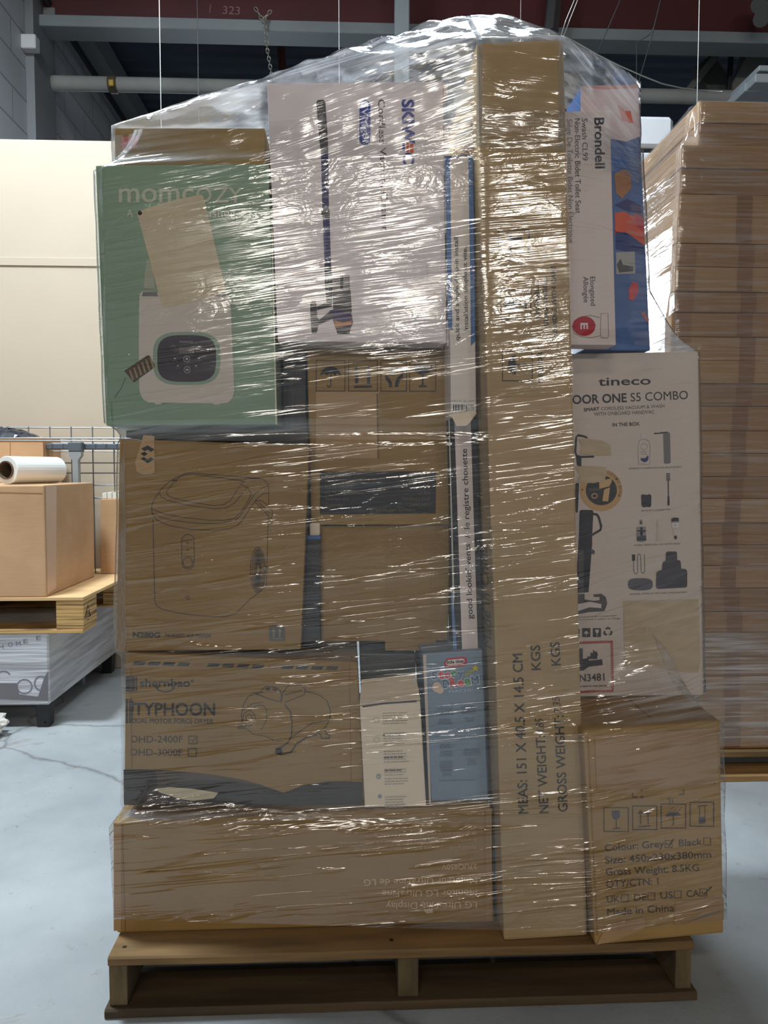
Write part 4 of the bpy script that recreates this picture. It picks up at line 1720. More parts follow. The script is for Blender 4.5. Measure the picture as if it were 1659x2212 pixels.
for (x0, y0, x1, y1) in ((368, 456, 598, 680), (638, 440, 866, 662), (908, 422, 1138, 648), (1180, 404, 1402, 630)):
    f.sq(x0, y0, x1, y1, 8, ik)
gy = ink(88, 82, 84)
f.poly([(442, 484), (516, 480), (518, 540), (500, 562), (482, 568), (462, 562), (444, 540)], gy)
f.line([(482, 565), (486, 650)], 7, ik)
f.line([(450, 652), (522, 646)], 8, ik)
for x in (712, 782):
    f.poly([(x - 30, 514), (x, 474), (x + 28, 510)], ik)
    f.line([(x, 510), (x + 2, 610)], 8, ik)
f.line([(694, 634), (804, 626)], 9, ik)
f.poly([(944, 540), (976, 502), (1020, 492), (1066, 496), (1098, 526)], gy)
f.line([(1020, 535), (1024, 612), (1005, 624)], 6, ik)
for i in range(9):
    f.line([(990 + i * 14, 480 - (i % 3) * 12), (995 + i * 14, 468 - (i % 3) * 12)], 5, ik)
f.poly([(1262, 545), (1322, 540), (1324, 600), (1264, 606)], gy)
f.line([(1245, 440), (1340, 432)], 7, ik)
f.line([(1268, 444), (1270, 540)], 5, ik)
f.line([(1318, 440), (1320, 540)], 5, ik)
f.part('printed_symbols', o, 'four handling symbols in square frames')
f.line([(636, 310), (638, 356), (684, 352)], 7, ik)
f.line([(1118, 282), (1120, 326), (1072, 330)], 7, ik)
for i in range(26):
    cx_, cy_ = rb.choice(((715, 80), (920, 200), (990, 360), (1350, 200), (1410, 80), (760, 310)))
    x, yv = cx_ + rb.uniform(-50, 50), cy_ + rb.uniform(-36, 36)
    f.poly([(x, yv), (x + 7, yv - 3), (x + 10, yv + rb.uniform(12, 38)), (x + 1, yv + 26)], ink(110, 84, 66))
f.part('print_scraps', o, 'remains of torn-off print')
f.full()
f.poly([(1284, 1590), (1546, 1572), (1551, 1690), (1289, 1708)], cardboard('tape_big', (168, 136, 98), 0.35))
f.part('clear_label', o, 'large glossy tape patch near the top')
f.poly([(1458, 1945), (1562, 1938), (1563, 1985), (1456, 1998)], cardboard('tape_low', (166, 132, 90), 0.4))
f.part('tape_strip', o, 'tan tape at the lower right')
f.poly([(1288, 2040), (1310, 1996), (1390, 1980), (1392, 2006), (1330, 2030)], cardboard('tape_low2', (176, 142, 104), 0.35))
f.part('tape_strip', o, 'tan tape at the lower left corner')
f.line([(1270, 1590), (1290, 2020)], 2.5, ink(150, 108, 66))
f.part('edge_crease', o)
zr = max(f.P8[0].z, f.P8[1].z)
P = f.P8
mb = MB()
q = Face((P[0] + P[1]) / 2, (0, 0, 1))
q.line([(1360, 1512), (1410, 1555)], 3, ink(110, 80, 50))
q.part('flap_seam', o)

# floor washer carton
WT = mat('white_floor_card', S(208, 192, 180), 0.5, var=0.03, scale=(5, 5, 5))
Df = D_of(1380, 1504, zr)
o, f = carton('floor_washer_carton', 'large white carton of a floor washer with parts pictures, middle right',
              [(1205, 765), (1508, 759), (1520, 1497), (1215, 1513)], Df, 0.30, WT, bevel=0.002, rest=zr)
fw = f.P8
f.crop(2.6325, 1180, 720)
bk = ink(58, 52, 54)
bk2 = ink(104, 96, 96)
f.text('tineco', (296, 298), (594, 290), 46, bk, bold=0.012)
f.text('FLOOR ONE', (86, 404), (458, 390), 48, bk, bold=0.022)
f.text('S5 COMBO', (480, 388), (806, 374), 48, bk)
f.text('SMART', (214, 444), (302, 438), 18, bk, bold=0.025)
f.text('CORDLESS VACUUM & WASH', (312, 438), (672, 422), 18, bk2)
f.text('WITH ONBOARD HANDVAC', (272, 470), (614, 456), 20, bk2)
f.text('IN THE BOX', (376, 530), (530, 524), 19, bk, bold=0.02)
f.part('printed_title', o, 'black title lettering')
for txt, a, b in (('DETERGENT & CLEANING SOLUTION, BRUSH ROLLER*2', (470, 774), (768, 764)), ('DRY FILTER*2 | CLEANING TOOL', (540, 1014), (706, 1006)),
                  ('DUSTBIN | CREVICE TOOL | 2-IN-1 DUSTING BRUSH', (500, 1210), (760, 1200)), ('ADAPTER | STORAGE TRAY AND CHARGING BASE', (472, 1488), (798, 1476)),
                  ('Actual product may differ from the picture shown', (184, 1618), (400, 1608)), ('illustrations is subject to change', (184, 1632), (420, 1624))):
    f.text(txt, a, b, 9, bk2)
f.part('printed_captions', o, 'tiny captions')
f.crop(5.8214, 1230, 920)
dk = ink(56, 52, 54)
dm = ink(88, 82, 84)
f.line([(225, 150), (180, 130), (110, 118), (85, 140), (72, 330), (90, 375), (150, 390), (310, 386)], 24, dk)
f.poly([(80, 385), (150, 395), (148, 510), (95, 500)], dk)
f.poly([(75, 720), (122, 720), (105, 1090), (60, 1085)], dk)
f.poly([(130, 1065), (160, 1055), (290, 1058), (300, 1080), (284, 1400), (285, 1480), (268, 1700), (240, 2090), (100, 2100), (90, 1800), (110, 1500), (125, 1100)], dk)
f.line([(295, 1105), (345, 1115), (368, 1150), (398, 1260), (388, 1310), (280, 1372)], 28, dk)
f.poly([(270, 1540), (318, 1570), (316, 1612), (272, 1610)], dm)
f.rect(120, 1560, 180, 2080, dm)
f.poly([(60, 1092), (124, 1100), (115, 1420), (60, 1400)], ink(196, 184, 178))
f.poly([(300, 2120), (400, 2110), (455, 2150), (475, 2230), (440, 2330), (240, 2340), (100, 2370), (105, 2110), (190, 2112), (190, 2180), (300, 2200), (380, 2190), (380, 2150), (310, 2150)], dm)
f.poly([(100, 2240), (260, 2210), (400, 2240), (400, 2290), (250, 2280), (100, 2330)], ink(212, 200, 194))
f.part('printed_picture', o, 'picture of an upright floor washer')
f.ell(398, 806, 266, 264, ink(198, 158, 108), n=48)
f.ell(400, 810, 196, 188, ink(60, 58, 58), n=40)
f.poly([(372, 690), (530, 660), (530, 700), (500, 760), (375, 792)], ink(206, 170, 120))
f.poly([(436, 800), (508, 772), (486, 950), (412, 945)], ink(206, 170, 120))
f.text("WORLD'S", (240, 820), (400, 812), 34, ink(120, 108, 96))
f.oval(314, 880, 36, 30, 12, ink(198, 158, 108), n=8)
for i, ch in enumerate('CLEANING BRAND'):
    a = math.radians(-68 + i * 6.4)
    cx_, cy_ = 398 + 222 * math.cos(a), 806 + 220 * math.sin(a)
    if ch != ' ':
        tx_, ty_ = -math.sin(a), math.cos(a)
        f.text(ch, (cx_ - tx_ * 10, cy_ - ty_ * 10), (cx_ + tx_ * 10, cy_ + ty_ * 10), 34, ink(80, 60, 44))
for (x, yv) in ((160, 802), (620, 880)):
    f.poly([(x + (16 if k % 2 == 0 else 7) * math.sin(k * math.pi / 5), yv - (16 if k % 2 == 0 else 7) * math.cos(k * math.pi / 5)) for k in range(10)], ink(60, 50, 44))
f.part('printed_seal', o, 'round black and tan award seal')
tn = mat('bare_board_grey', S(192, 170, 138), 0.75, var=0.1, scale=(20, 20, 60))
f.poly([(110, 170), (230, 155), (420, 190), (515, 245), (524, 370), (330, 372), (130, 360), (150, 250)], tn)
f.poly([(60, 512), (180, 505), (350, 512), (460, 520), (458, 625), (440, 690), (300, 720), (80, 710), (130, 620)], tn)
f.part('torn_patch', o, 'tan torn patches on the picture')
lg = ink(176, 166, 162)
f.rect(905, 95, 958, 165, ink(206, 196, 192))
f.line([(905, 165), (870, 200), (862, 300), (870, 480), (1010, 482), (1014, 250), (1000, 195), (958, 165)], 7, lg, True)
f.oval(938, 260, 40, 40, 5, lg)
f.poly([(892, 405), (930, 405), (950, 405), (990, 370), (990, 420), (975, 445), (940, 456), (905, 440)], ink(56, 60, 110))
f.rect(896, 322, 976, 330, lg)
f.rect(896, 350, 976, 356, lg)
f.part('printed_bottle', o)
f.poly([(1178, 95), (1262, 85), (1270, 460), (1250, 474), (1190, 472)], ink(120, 114, 116))
f.poly([(1062, 88), (1136, 86), (1140, 80), (1236, 74), (1240, 84), (1136, 98), (1064, 104)], dk)
f.part('printed_roller', o)
f.poly([(900, 872), (920, 858), (940, 866), (985, 866), (1005, 856), (1028, 876), (1026, 1000), (1010, 1024), (985, 1016), (945, 1020), (930, 1026), (906, 1006)], dk)
f.part('printed_filter', o)
f.line([(1240, 690), (1242, 880)], 12, dk)
f.poly([(1234, 880), (1254, 880), (1258, 990), (1244, 1006), (1230, 990)], dk)
for yv in (605, 632, 658, 680):
    f.rect(1216, yv - 9, 1264, yv + 7, dm)
f.part('printed_brush', o)
f.rect(880, 1180, 916, 1238, ink(150, 140, 138))
f.rect(888, 1200, 908, 1236, dk)
f.poly([(842, 1272), (958, 1266), (966, 1440), (920, 1460), (880, 1458), (842, 1444)], ink(150, 142, 142))
f.rect(888, 1272, 918, 1400, dk)
f.poly([(846, 1390), (960, 1376), (962, 1440), (846, 1444)], dk)
f.rect(850, 1310, 955, 1330, dk)
f.part('printed_dustbin', o)
f.poly([(1100, 1180), (1120, 1180), (1132, 1390), (1142, 1442), (1086, 1444), (1096, 1390)], ink(196, 186, 178))
f.part('printed_crevice_tool', o)
f.poly([(1280, 1165), (1310, 1152), (1370, 1156), (1374, 1194), (1278, 1200)], dk)
f.poly([(1280, 1215), (1376, 1205), (1368, 1280), (1290, 1284)], ink(216, 208, 204))
f.line([(1280, 1212), (1378, 1204)], 14, ink(140, 132, 130))
f.poly([(1300, 1300), (1350, 1298), (1356, 1424), (1316, 1428)], ink(206, 196, 190))
f.ell(1332, 1400, 18, 26, dk, n=14)
f.ell(1326, 1246, 8, 8, dm, n=8)
f.part('printed_dusting_brush', o)
f.poly([(784, 1618), (822, 1614), (824, 1690), (788, 1696)], dk)
f.line([(805, 1696), (806, 1820), (820, 1856), (845, 1856), (856, 1830), (854, 1640), (862, 1614), (885, 1614), (894, 1640), (900, 1820), (916, 1850), (938, 1846), (946, 1810), (940, 1610)], 6, dm)
f.part('printed_adapter', o)
f.poly([(1212, 1600), (1226, 1580), (1336, 1578), (1350, 1598), (1352, 1684), (1388, 1692), (1398, 1720), (1402, 1794), (1462, 1802), (1478, 1830), (1478, 2010), (1462, 2030), (1110, 2048), (1086, 2030), (1090, 1850), (1110, 1826), (1160, 1810), (1168, 1730), (1182, 1706), (1208, 1696)], ink(76, 72, 78))
f.part('printed_charging_base', o)
f.ell(890, 1990, 156, 76, ink(96, 92, 98), n=36, sq=3)
f.part('printed_tray', o)
f.crop(2.6325, 1180, 720)
f.poly([(438, 1522), (864, 1512), (876, 1860), (862, 1930), (760, 1922), (640, 1900), (444, 1896)], tn)
f.part('torn_label', o, 'large tan patch where a label was torn off')
f.rect(180, 1680, 188, 1728, dk)
for x in (204, 264):
    f.rect(x, 1676, x + 46, 1726, ink(74, 68, 66))
f.poly([(210, 1706), (226, 1690), (242, 1706)], ink(206, 196, 190))
f.rect(224, 1706, 228, 1718, ink(206, 196, 190))
f.poly([(276, 1684), (298, 1684), (296, 1700), (288, 1706), (280, 1700)], ink(206, 196, 190))
f.rect(285, 1704, 289, 1720, ink(206, 196, 190))
for k in range(3):
    a = math.radians(90 + 120 * k)
    cx_, cy_ = 350 + 15 * math.cos(a), 1696 - 15 * math.sin(a)
    f.line([(cx_ - 13 * math.sin(a), cy_ - 13 * math.cos(a)), (cx_ + 8 * math.cos(a), cy_ - 8 * math.sin(a)), (cx_ + 13 * math.sin(a), cy_ + 13 * math.cos(a))], 9, dk)
f.part('printed_symbols', o, 'dark handling and recycling symbols')
rd = ink(176, 52, 48)
for i in range(18):
    f.poly([(190 + i * 10.5, 1752 - i * .4), (197 + i * 10.5, 1752 - i * .4), (193 + i * 10.5, 1766 - i * .4), (186 + i * 10.5, 1766 - i * .4)], rd)
    f.poly([(196 + i * 10.5, 2031 - i * .4), (203 + i * 10.5, 2031 - i * .4), (199 + i * 10.5, 2044 - i * .4), (192 + i * 10.5, 2044 - i * .4)], rd)
for i in range(23):
    f.poly([(364 + i * .25, 1756 + i * 12), (378 + i * .25, 1750 + i * 12), (378 + i * .25, 1757 + i * 12), (364 + i * .25, 1763 + i * 12)], rd)
f.poly([(182, 1790), (206, 1790), (206, 1850), (240, 1846), (240, 1860), (316, 1852), (320, 1884), (240, 1894), (210, 1916), (182, 1916)], ink(66, 60, 62))
f.rect(232, 1836, 288, 1850, ink(66, 60, 62))
f.poly([(250, 1836), (252, 1812), (264, 1822), (266, 1796), (276, 1812), (284, 1806), (292, 1826), (286, 1840)], dk)
f.text('UN3481', (148, 1980), (330, 1972), 40, bk, bold=0.008)
fake_lines(190, 345, 2006, 1, 10, 6, bk2)
f.part('battery_label', o, 'battery warning label with red hatched border')
zf = max(f.P8[0].z, f.P8[1].z)

# bidet seat carton and toy carton on top of it
o, f = carton('bidet_seat_carton', 'white upright carton with sideways black lettering and red round mark, upper right',
              [(1208, 241), (1318, 238), (1331, 741), (1222, 749)], D_of(1270, 746, zf), 0.05, mat('white_bidet_card', S(224, 208, 202), 0.5), bevel=0.002, rest=zf)
f.crop(2.949, 930, 50)
bk = ink(60, 56, 60)
f.text('Brondell', (1044, 604), (1050, 926), 60, bk, bold=0.02)
f.text('Swash CL99', (964, 608), (968, 876), 34, ink(92, 86, 88))
f.text('Non-Electric Bidet Toilet Seat', (918, 608), (924, 1212), 34, ink(80, 74, 78))
f.text('Siège De Toilette Bidet Non Électrique', (868, 612), (880, 1402), 34, ink(140, 132, 132))
f.text('Elongated', (1016, 1616), (1020, 1800), 32, ink(96, 90, 92))
f.text('Allongée', (972, 1616), (976, 1780), 32, ink(96, 90, 92))
f.part('printed_lettering', o, 'black and grey lettering reading downward')
f.line([(1085, 1850), (1130, 1848), (1134, 1990), (1128, 2006), (1088, 2004), (1082, 1980)], 3, ink(160, 120, 120), True)
f.line([(1078, 1876), (1020, 1862), (960, 1870), (915, 1896), (902, 1934), (915, 1976), (960, 1998), (1030, 2004), (1082, 1990)], 3, ink(160, 120, 120))
f.ell(978, 1930, 72, 62, ink(186, 36, 46), n=36)
f.text('E', (956, 1910), (956, 1950), 44, ink(236, 220, 220), bold=0.03)
f.part('printed_mark', o, 'red round mark with a white letter')

bid8 = f.P8
TOY = mat('toy_card', S(58, 96, 158), 0.45, var=0.15, scale=(10, 10, 10))
o, f = carton('toy_carton', 'blue toy carton with orange artwork standing behind the bidet seat carton',
              [(1255, 186), (1378, 183), (1405, 751), (1262, 758)], D_of(1270, 746, zf) + 0.06, 0.10, TOY, bevel=0.002, rest=zf)
f.crop(2.949, 930, 50)
f.poly([(955, 402), (1322, 392), (1338, 720), (1250, 755), (1160, 740), (955, 760)], ink(220, 200, 198))
f.poly([(958, 404), (1170, 396), (1320, 392), (1322, 415), (1100, 425)], ink(206, 150, 142))
f.poly([(1190, 520), (1240, 560), (1262, 636), (1220, 620)], ink(214, 150, 140))
f.poly([(1240, 560), (1275, 560), (1290, 640), (1262, 636)], ink(220, 96, 60))
f.poly([(1165, 870), (1230, 860), (1250, 900), (1235, 960), (1170, 960)], ink(36, 96, 170))
f.poly([(1170, 960), (1230, 930), (1275, 960), (1280, 1050), (1220, 1120), (1180, 1080)], ink(176, 118, 66))
f.poly([(1172, 1210), (1230, 1200), (1290, 1230), (1355, 1260), (1365, 1420), (1300, 1370), (1240, 1330), (1176, 1350)], ink(226, 92, 46))
f.poly([(1290, 1200), (1355, 1240), (1362, 1330), (1320, 1310)], ink(210, 56, 60))
f.poly([(1172, 1160), (1250, 1120), (1340, 1160), (1345, 1230), (1240, 1190)], ink(60, 56, 110))
f.poly([(1178, 1330), (1250, 1340), (1362, 1420), (1368, 1480), (1180, 1440)], ink(44, 62, 120))
f.poly([(1262, 1690), (1290, 1645), (1320, 1660), (1325, 1710), (1290, 1770), (1262, 1760)], ink(222, 70, 66))
f.poly([(1340, 1850), (1360, 1840), (1392, 1890), (1385, 1910)], ink(200, 110, 100))
f.part('printed_artwork', o, 'pink, orange and red toy artwork')
f.poly([(1180, 1460), (1300, 1456), (1304, 1596), (1182, 1600)], ink(178, 172, 166))
f.poly([(1185, 1540), (1210, 1500), (1225, 1540), (1290, 1550), (1290, 1580), (1200, 1590)], ink(90, 86, 86))
f.part('sticker', o, 'grey sticker')
toyp = f.P8

#PART3
# ------------------------------------------------------------------ right-hand stack of flat cartons
zq = [216, 264, 315, 365, 420, 472, 528, 579, 632, 676, 728, 781, 829, 878, 931, 980, 1030, 1078, 1130, 1178, 1223, 1271, 1322, 1366, 1419, 1461, 1512, 1565, 1618]
left = [1511, 1509, 1472, 1470, 1466, 1463, 1461, 1458, 1455, 1450, 1448, 1446, 1446, 1446, 1444, 1444, 1442, 1442, 1440, 1440, 1442, 1440, 1440, 1438, 1438, 1436, 1436, 1436]
DRS = D_of(1600, 1680, 0)
ORD = ('topmost', 'second', 'third', 'fourth', 'fifth', 'sixth', 'seventh', 'eighth', 'ninth', 'tenth', 'eleventh', 'twelfth', 'thirteenth', 'fourteenth', 'fifteenth',
       'sixteenth', 'seventeenth', 'eighteenth', 'nineteenth', 'twentieth', 'twenty-first', 'twenty-second', 'twenty-third', 'twenty-fourth', 'twenty-fifth', 'twenty-sixth', 'twenty-seventh', 'lowest')
RKR = [cardboard('flat_%d' % i, c) for i, c in enumerate(((150, 116, 80), (142, 110, 76), (158, 124, 86)))]
tapem = cardboard('flat_tape', (128, 92, 60), 0.45)
RIGHT = []
tx0 = [1590, 1590, 1588, 1594, 1592, 1590, 1596, 1592, 1600, 1592, 1598, 1596, 1590, 1582, 1578, 1580, 1572, 1566, 1560, 1562, 1556, 1564, 1570, 1568, 1566, 1564, 1566, 1566]
rr = random.Random(21)
zpr = at_y(1600, zq[-1], DRS).z
for i in range(28):
    yj = 0.006 * rr.uniform(-1, 1) + (0.0 if i > 1 else 0.012)
    D = DRS + yj
    z1, z0 = at_y(1600, zq[i], DRS).z, at_y(1600, zq[i + 1], DRS).z + 0.0012
    x0 = at_y(left[i], zq[i] + 20, D).x
    x1 = x0 + 1.0
    P8 = [Vector(p) for p in ((x0, D, z1), (x1, D, z1), (x1, D, z0), (x0, D, z0))]
    P8 += [p + Vector((0, 0.98, 0)) for p in P8]
    mb = MB()
    mb.hexa(P8, RKR[rr.randrange(3)], 0.0035)
    o = mb.build('flat_carton')
    pos = ORD[i]
    lab = {'topmost': 'topmost flat brown carton of the right-hand wrapped stack', 'lowest': 'lowest flat brown carton of the right-hand stack, on its pallet'}.get(
        pos, 'flat brown carton, %s from the top of the right-hand wrapped stack' % pos)
    tag(o, lab, 'carton', 'flat cartons of the right-hand stack')
    RIGHT.append(P8)
    if i > 3:
        fc = Face(P8[3], (0, -1, 0))
        za = zq[i]
        xa = tx0[i]
        fc.poly([(xa, za + 1), (xa + 34, za + 1), (xa + 33, zq[i + 1] - 2), (xa - 1, zq[i + 1] - 2)], tapem)
        fc.part('tape_strip', o)
    if 6 <= i <= 11:
        fc.poly([(left[i] + 8, zq[i] + 3), (left[i] + 44, zq[i] + 3), (left[i] + 42, zq[i + 1] - 4), (left[i] + 6, zq[i + 1] - 4)], cardboard('flat_tape2', (132, 96, 62), 0.45))
        fc.part('corner_tape', o)
# its pallet
rp = empty('pallet', (1.6, DRS + .5, 0), 'wooden pallet under the right-hand stack of flat cartons', 'pallet')
x0 = RIGHT[-1][0].x - 0.01
x1 = x0 + 1.04
for i in range(6):
    mb = MB()
    y0 = DRS - 0.02 + i * 0.18
    mb.box(x0, x1, y0, y0 + 0.1, zpr - 0.018, zpr, wood[0], 0.002)
    mb.build('deck_board', rp)
for i in range(3):
    mb = MB()
    mb.box(x0 + i * 0.48, x0 + i * 0.48 + 0.045, DRS - .01, DRS + .98, 0.0185, zpr - 0.0185, woode, 0.002)
    mb.build('stringer', rp)
for i in range(3):
    mb = MB()
    y0 = DRS - 0.03 + i * 0.45
    mb.box(x0, x1, y0, y0 + 0.1, 0.0, 0.018, mat('pallet_wood_light', S(176, 136, 86), 0.8, var=0.3, scale=(3, 30, 30)), 0.002)
    mb.build('bottom_board', rp)

# film round the right stack
cxr, cyr = (RIGHT[0][0].x + 0.5), DRS + 0.49
v_, f_, u_, h_ = wrap(RIGHT, zpr + 0.01, RIGHT[0][0].z + 0.002, 0.010, (cxr, cyr), (cxr - 0.56, cxr + 0.56), DRS, k=0.5, dx=0.012, slope=0.0, seed=5)
zt_ = RIGHT[0][0].z
zlow = at_y(1600, 1364, DRS).z
h_ = [0.30 if v[2] < zlow else (0.05 + .02 * math.sin(v[2] * 40)) for v in v_]
# the lower quarter carries more turns of film
film_object('stretch_film', 'clear stretch film round the right-hand stack of flat cartons', [(v_, f_, u_, h_)], film_material('film_right', 0.09, 1.1, 0.02, 3.0, 1.7))

# ------------------------------------------------------------------ left-hand things behind
DL_ = D_of(100, 1573, 0)
zblk = at_y(100, 1368, DL_).z
zplt = at_y(180, 1290, DL_).z
zbot = at_y(105, 1524, DL_).z
xr_ = at_y(105, 1450, DL_).x
wl = empty('wrapped_load', (xr_ - .6, DL_ + .4, 0), 'low grey film-wrapped load on black feet, under the plywood pallet at left', 'load')
FW = bpy.data.materials.new('grey_wrapped')
FW.use_nodes = True
b = FW.node_tree.nodes['Principled BSDF']
b.inputs['Roughness'].default_value = 0.28
b.inputs['Base Color'].default_value = (*S(186, 186, 190), 1)
nt = FW.node_tree
tc = nt.nodes.new('ShaderNodeTexCoord')
mp = nt.nodes.new('ShaderNodeMapping')
mp.inputs['Rotation'].default_value = (0.45, 0.1, 0)
mp.inputs['Scale'].default_value = (3, 3, 55)
nzn = nt.nodes.new('ShaderNodeTexNoise')
nzn.inputs['Scale'].default_value = 1
nzn.inputs['Detail'].default_value = 3
nt.links.new(tc.outputs['Object'], mp.inputs[0])
nt.links.new(mp.outputs[0], nzn.inputs['Vector'])
bpn = nt.nodes.new('ShaderNodeBump')
bpn.inputs['Distance'].default_value = 0.006
nt.links.new(nzn.outputs['Fac'], bpn.inputs['Height'])
nt.links.new(bpn.outputs[0], b.inputs['Normal'])
crn = nt.nodes.new('ShaderNodeValToRGB')
crn.color_ramp.elements[0].position = 0.35
crn.color_ramp.elements[1].position = 0.65
crn.color_ramp.elements[0].color = (*S(160, 160, 166), 1)
crn.color_ramp.elements[1].color = (*S(206, 208, 214), 1)
nt.links.new(nzn.outputs['Fac'], crn.inputs[0])
nt.links.new(crn.outputs[0], b.inputs['Base Color'])
mb = MB()
mb.box(XW + .02, xr_, DL_ + 0.004, DPT - .02, zbot, zblk - 0.001, FW, 0.006)
mb.build('wrapped_body', wl)
for (dx, dy) in ((-0.05, 0.01), (-0.05, 0.74), (XW - xr_ + .05, 0.01), (XW - xr_ + .05, 0.74)):
    mb = MB()
    mb.hexa([(xr_ + dx - .004, DL_ + dy, zbot), (xr_ + dx + .048, DL_ + dy, zbot), (xr_ + dx + .042, DL_ + dy, 0), (xr_ + dx, DL_ + dy, 0),
             (xr_ + dx - .004, DL_ + dy + .05, zbot), (xr_ + dx + .048, DL_ + dy + .05, zbot), (xr_ + dx + .042, DL_ + dy + .05, 0), (xr_ + dx, DL_ + dy + .05, 0)], mat('black_plastic', S(26, 26, 28), 0.4), 0.003)
    ft = mb.build('foot', wl)
    if dy < .1 and dx > -.1:
        fcf = Face((0, DL_ + dy, 0), (0, -1, 0))
        fcf.ell(98, 1560, 3, 3, ink(8, 8, 8))
        fcf.part('foot_hole', ft)
fc = Face((0, DL_ + 0.004, 0.2), (0, -1, 0))
mk = ink(112, 112, 120)
for ch, x, yv in (('H', 3, 1398), ('O', 23, 1393), ('M', 40, 1391), ('E', 56, 1386), ('E', 84, 1379)):
    fc.text(ch, (x - 5, yv + 4), (x + 5, yv + 3), 9, mk)
fc.oval(53, 1483, 16, 15, 3, ink(124, 122, 136))
fc.oval(88, 1476, 13, 15, 3, ink(124, 122, 136))
fc.oval(8, 1470, 18, 20, 3, ink(124, 122, 136), a0=180, a1=320)
fc.part('printed_lettering', wl, 'faded letters and rings seen through the film')
fc.poly([(-40, 1476), (36, 1476), (42, 1500), (80, 1505), (104, 1502), (104, 1514), (-40, 1508)], mat('dark_film', S(112, 110, 114), 0.35))
fc.poly([(96, 1462), (104, 1450), (104, 1512), (82, 1506)], mat('dark_film', S(112, 110, 114), 0.35))
fc.part('printed_band', wl, 'dark grey band low on the front')

# crumpled film on the floor
mb = MB()
bm = bmesh.new()
bmesh.ops.create_icosphere(bm, subdivisions=4, radius=1)
c0 = at_z(5, 1560, 0)
for v in bm.verts:
    n = 1 + 0.45 * noise.noise(v.co * 2.2) + 0.3 * noise.noise(v.co * 5.1)
    v.co = Vector((c0.x - .02 + v.co.x * 0.085 * n, DL_ - 0.09 + v.co.y * 0.07 * n, max(0.001, 0.035 + v.co.z * 0.055 * n)))
bm.verts.index_update()
crm = mat('crumpled_film', S(196, 190, 180), 0.25, var=0.15, scale=(20, 20, 20))
mb.raw([v.co.copy() for v in bm.verts], [[v.index for v in f_.verts] for f_ in bm.faces], crm)
bm.free()
tag(mb.build('crumpled_film'), 'crumpled ball of clear film on the floor at the left edge', 'plastic film')

# plywood pallet
ply = mat('plywood_face', S(214, 176, 126), 0.7, var=0.12, scale=(2, 14, 2))
plye = bpy.data.materials.new('plywood_edge')
plye.use_nodes = True
nt = plye.node_tree
b = nt.nodes['Principled BSDF']
b.inputs['Roughness'].default_value = 0.8
tc = nt.nodes.new('ShaderNodeTexCoord')
mp = nt.nodes.new('ShaderNodeMapping')
mp.inputs['Scale'].default_value = (3, 3, 150)
nzn = nt.nodes.new('ShaderNodeTexNoise')
nzn.inputs['Scale'].default_value = 1
nzn.inputs['Detail'].default_value = 4
crn = nt.nodes.new('ShaderNodeValToRGB')
crn.color_ramp.elements[0].position = 0.36
crn.color_ramp.elements[1].position = 0.55
crn.color_ramp.elements[0].color = (*S(112, 82, 46), 1)
crn.color_ramp.elements[1].color = (*S(206, 166, 106), 1)
nt.links.new(tc.outputs['Object'], mp.inputs[0])
nt.links.new(mp.outputs[0], nzn.inputs['Vector'])
nt.links.new(nzn.outputs['Fac'], crn.inputs[0])
nt.links.new(crn.outputs[0], b.inputs['Base Color'])
xp = at_y(180, 1290, DL_).x
pp = empty('plywood_pallet', (xp - .6, DL_ + .4, zblk), 'plywood pallet with laminated blocks carrying cartons at the left', 'pallet')
mb = MB()
zt_b = zplt - 0.012
mb.box(XW + .02, xp, DL_, DPT - .03, zt_b, zplt, ply, 0.001)
mb.build('deck_sheet', pp)
bw = at_y(180, 1330, DL_).x - at_y(120, 1330, DL_).x
for (bx, by) in ((xp - bw, 0.0), (xp - bw, 0.52), (xp - 0.65, 0.0), (xp - 0.65, 0.52), (XW + .03, 0.0), (XW + .03, .52)):
    mb = MB()
    mb.box(bx, bx + bw - 0.001, DL_ + by + .002, DL_ + by + 0.145, zblk + 0.0125, zt_b - .0005, plye, 0.001)
    bk_ = mb.build('block', pp)
    if by == 0.0 and bx > xp - .3:
        fb = Face((xp - 0.001, DL_ + .05, .4), (1, 0, 0))
        for pts in (((188, 1322), (191, 1306), (194, 1322)), ):
            fb.line([(184, 1333), (190, 1306), (195, 1331)], 1.6, BLK, True)
        fb.text('50', (187, 1328), (193, 1325), 7, BLK)
        fb.text('FOR', (187, 1340), (193, 1338), 3, BLK)
        fb.part('printed_mark', bk_, 'black triangle mark on the block end')
for by in (0.0, 0.52):
    mb = MB()
    mb.box(XW + .02, xp - 0.004, DL_ + by, DL_ + by + 0.147, zblk, zblk + 0.012, plye, 0.001)
    mb.build('skid_board', pp)

# big carton on it
o, f = carton('large_tan_carton', 'large tan carton on the plywood pallet at left, carrying the film roll',
              [(-190, 1050), (95, 1048), (100, 1288), (-190, 1288)], DL_ + 0.004, 0.52, cardboard('tan_left', (196, 158, 120)), stack=None, rest=zplt, bevel=0.005)
L8 = f.P8
sf = side_face(L8, False)
sf.poly([(98, 1050), (122, 1048), (121, 1270), (102, 1285)], mat('packing_tape', S(206, 172, 146), 0.3))
sf.part('tape_strip', o, 'pinkish tape along the corner')
f.line([(-100, 1062), (92, 1066)], 2, ink(150, 110, 74))
f.part('flap_crease', o)
zc1 = max(p.z for p in L8)

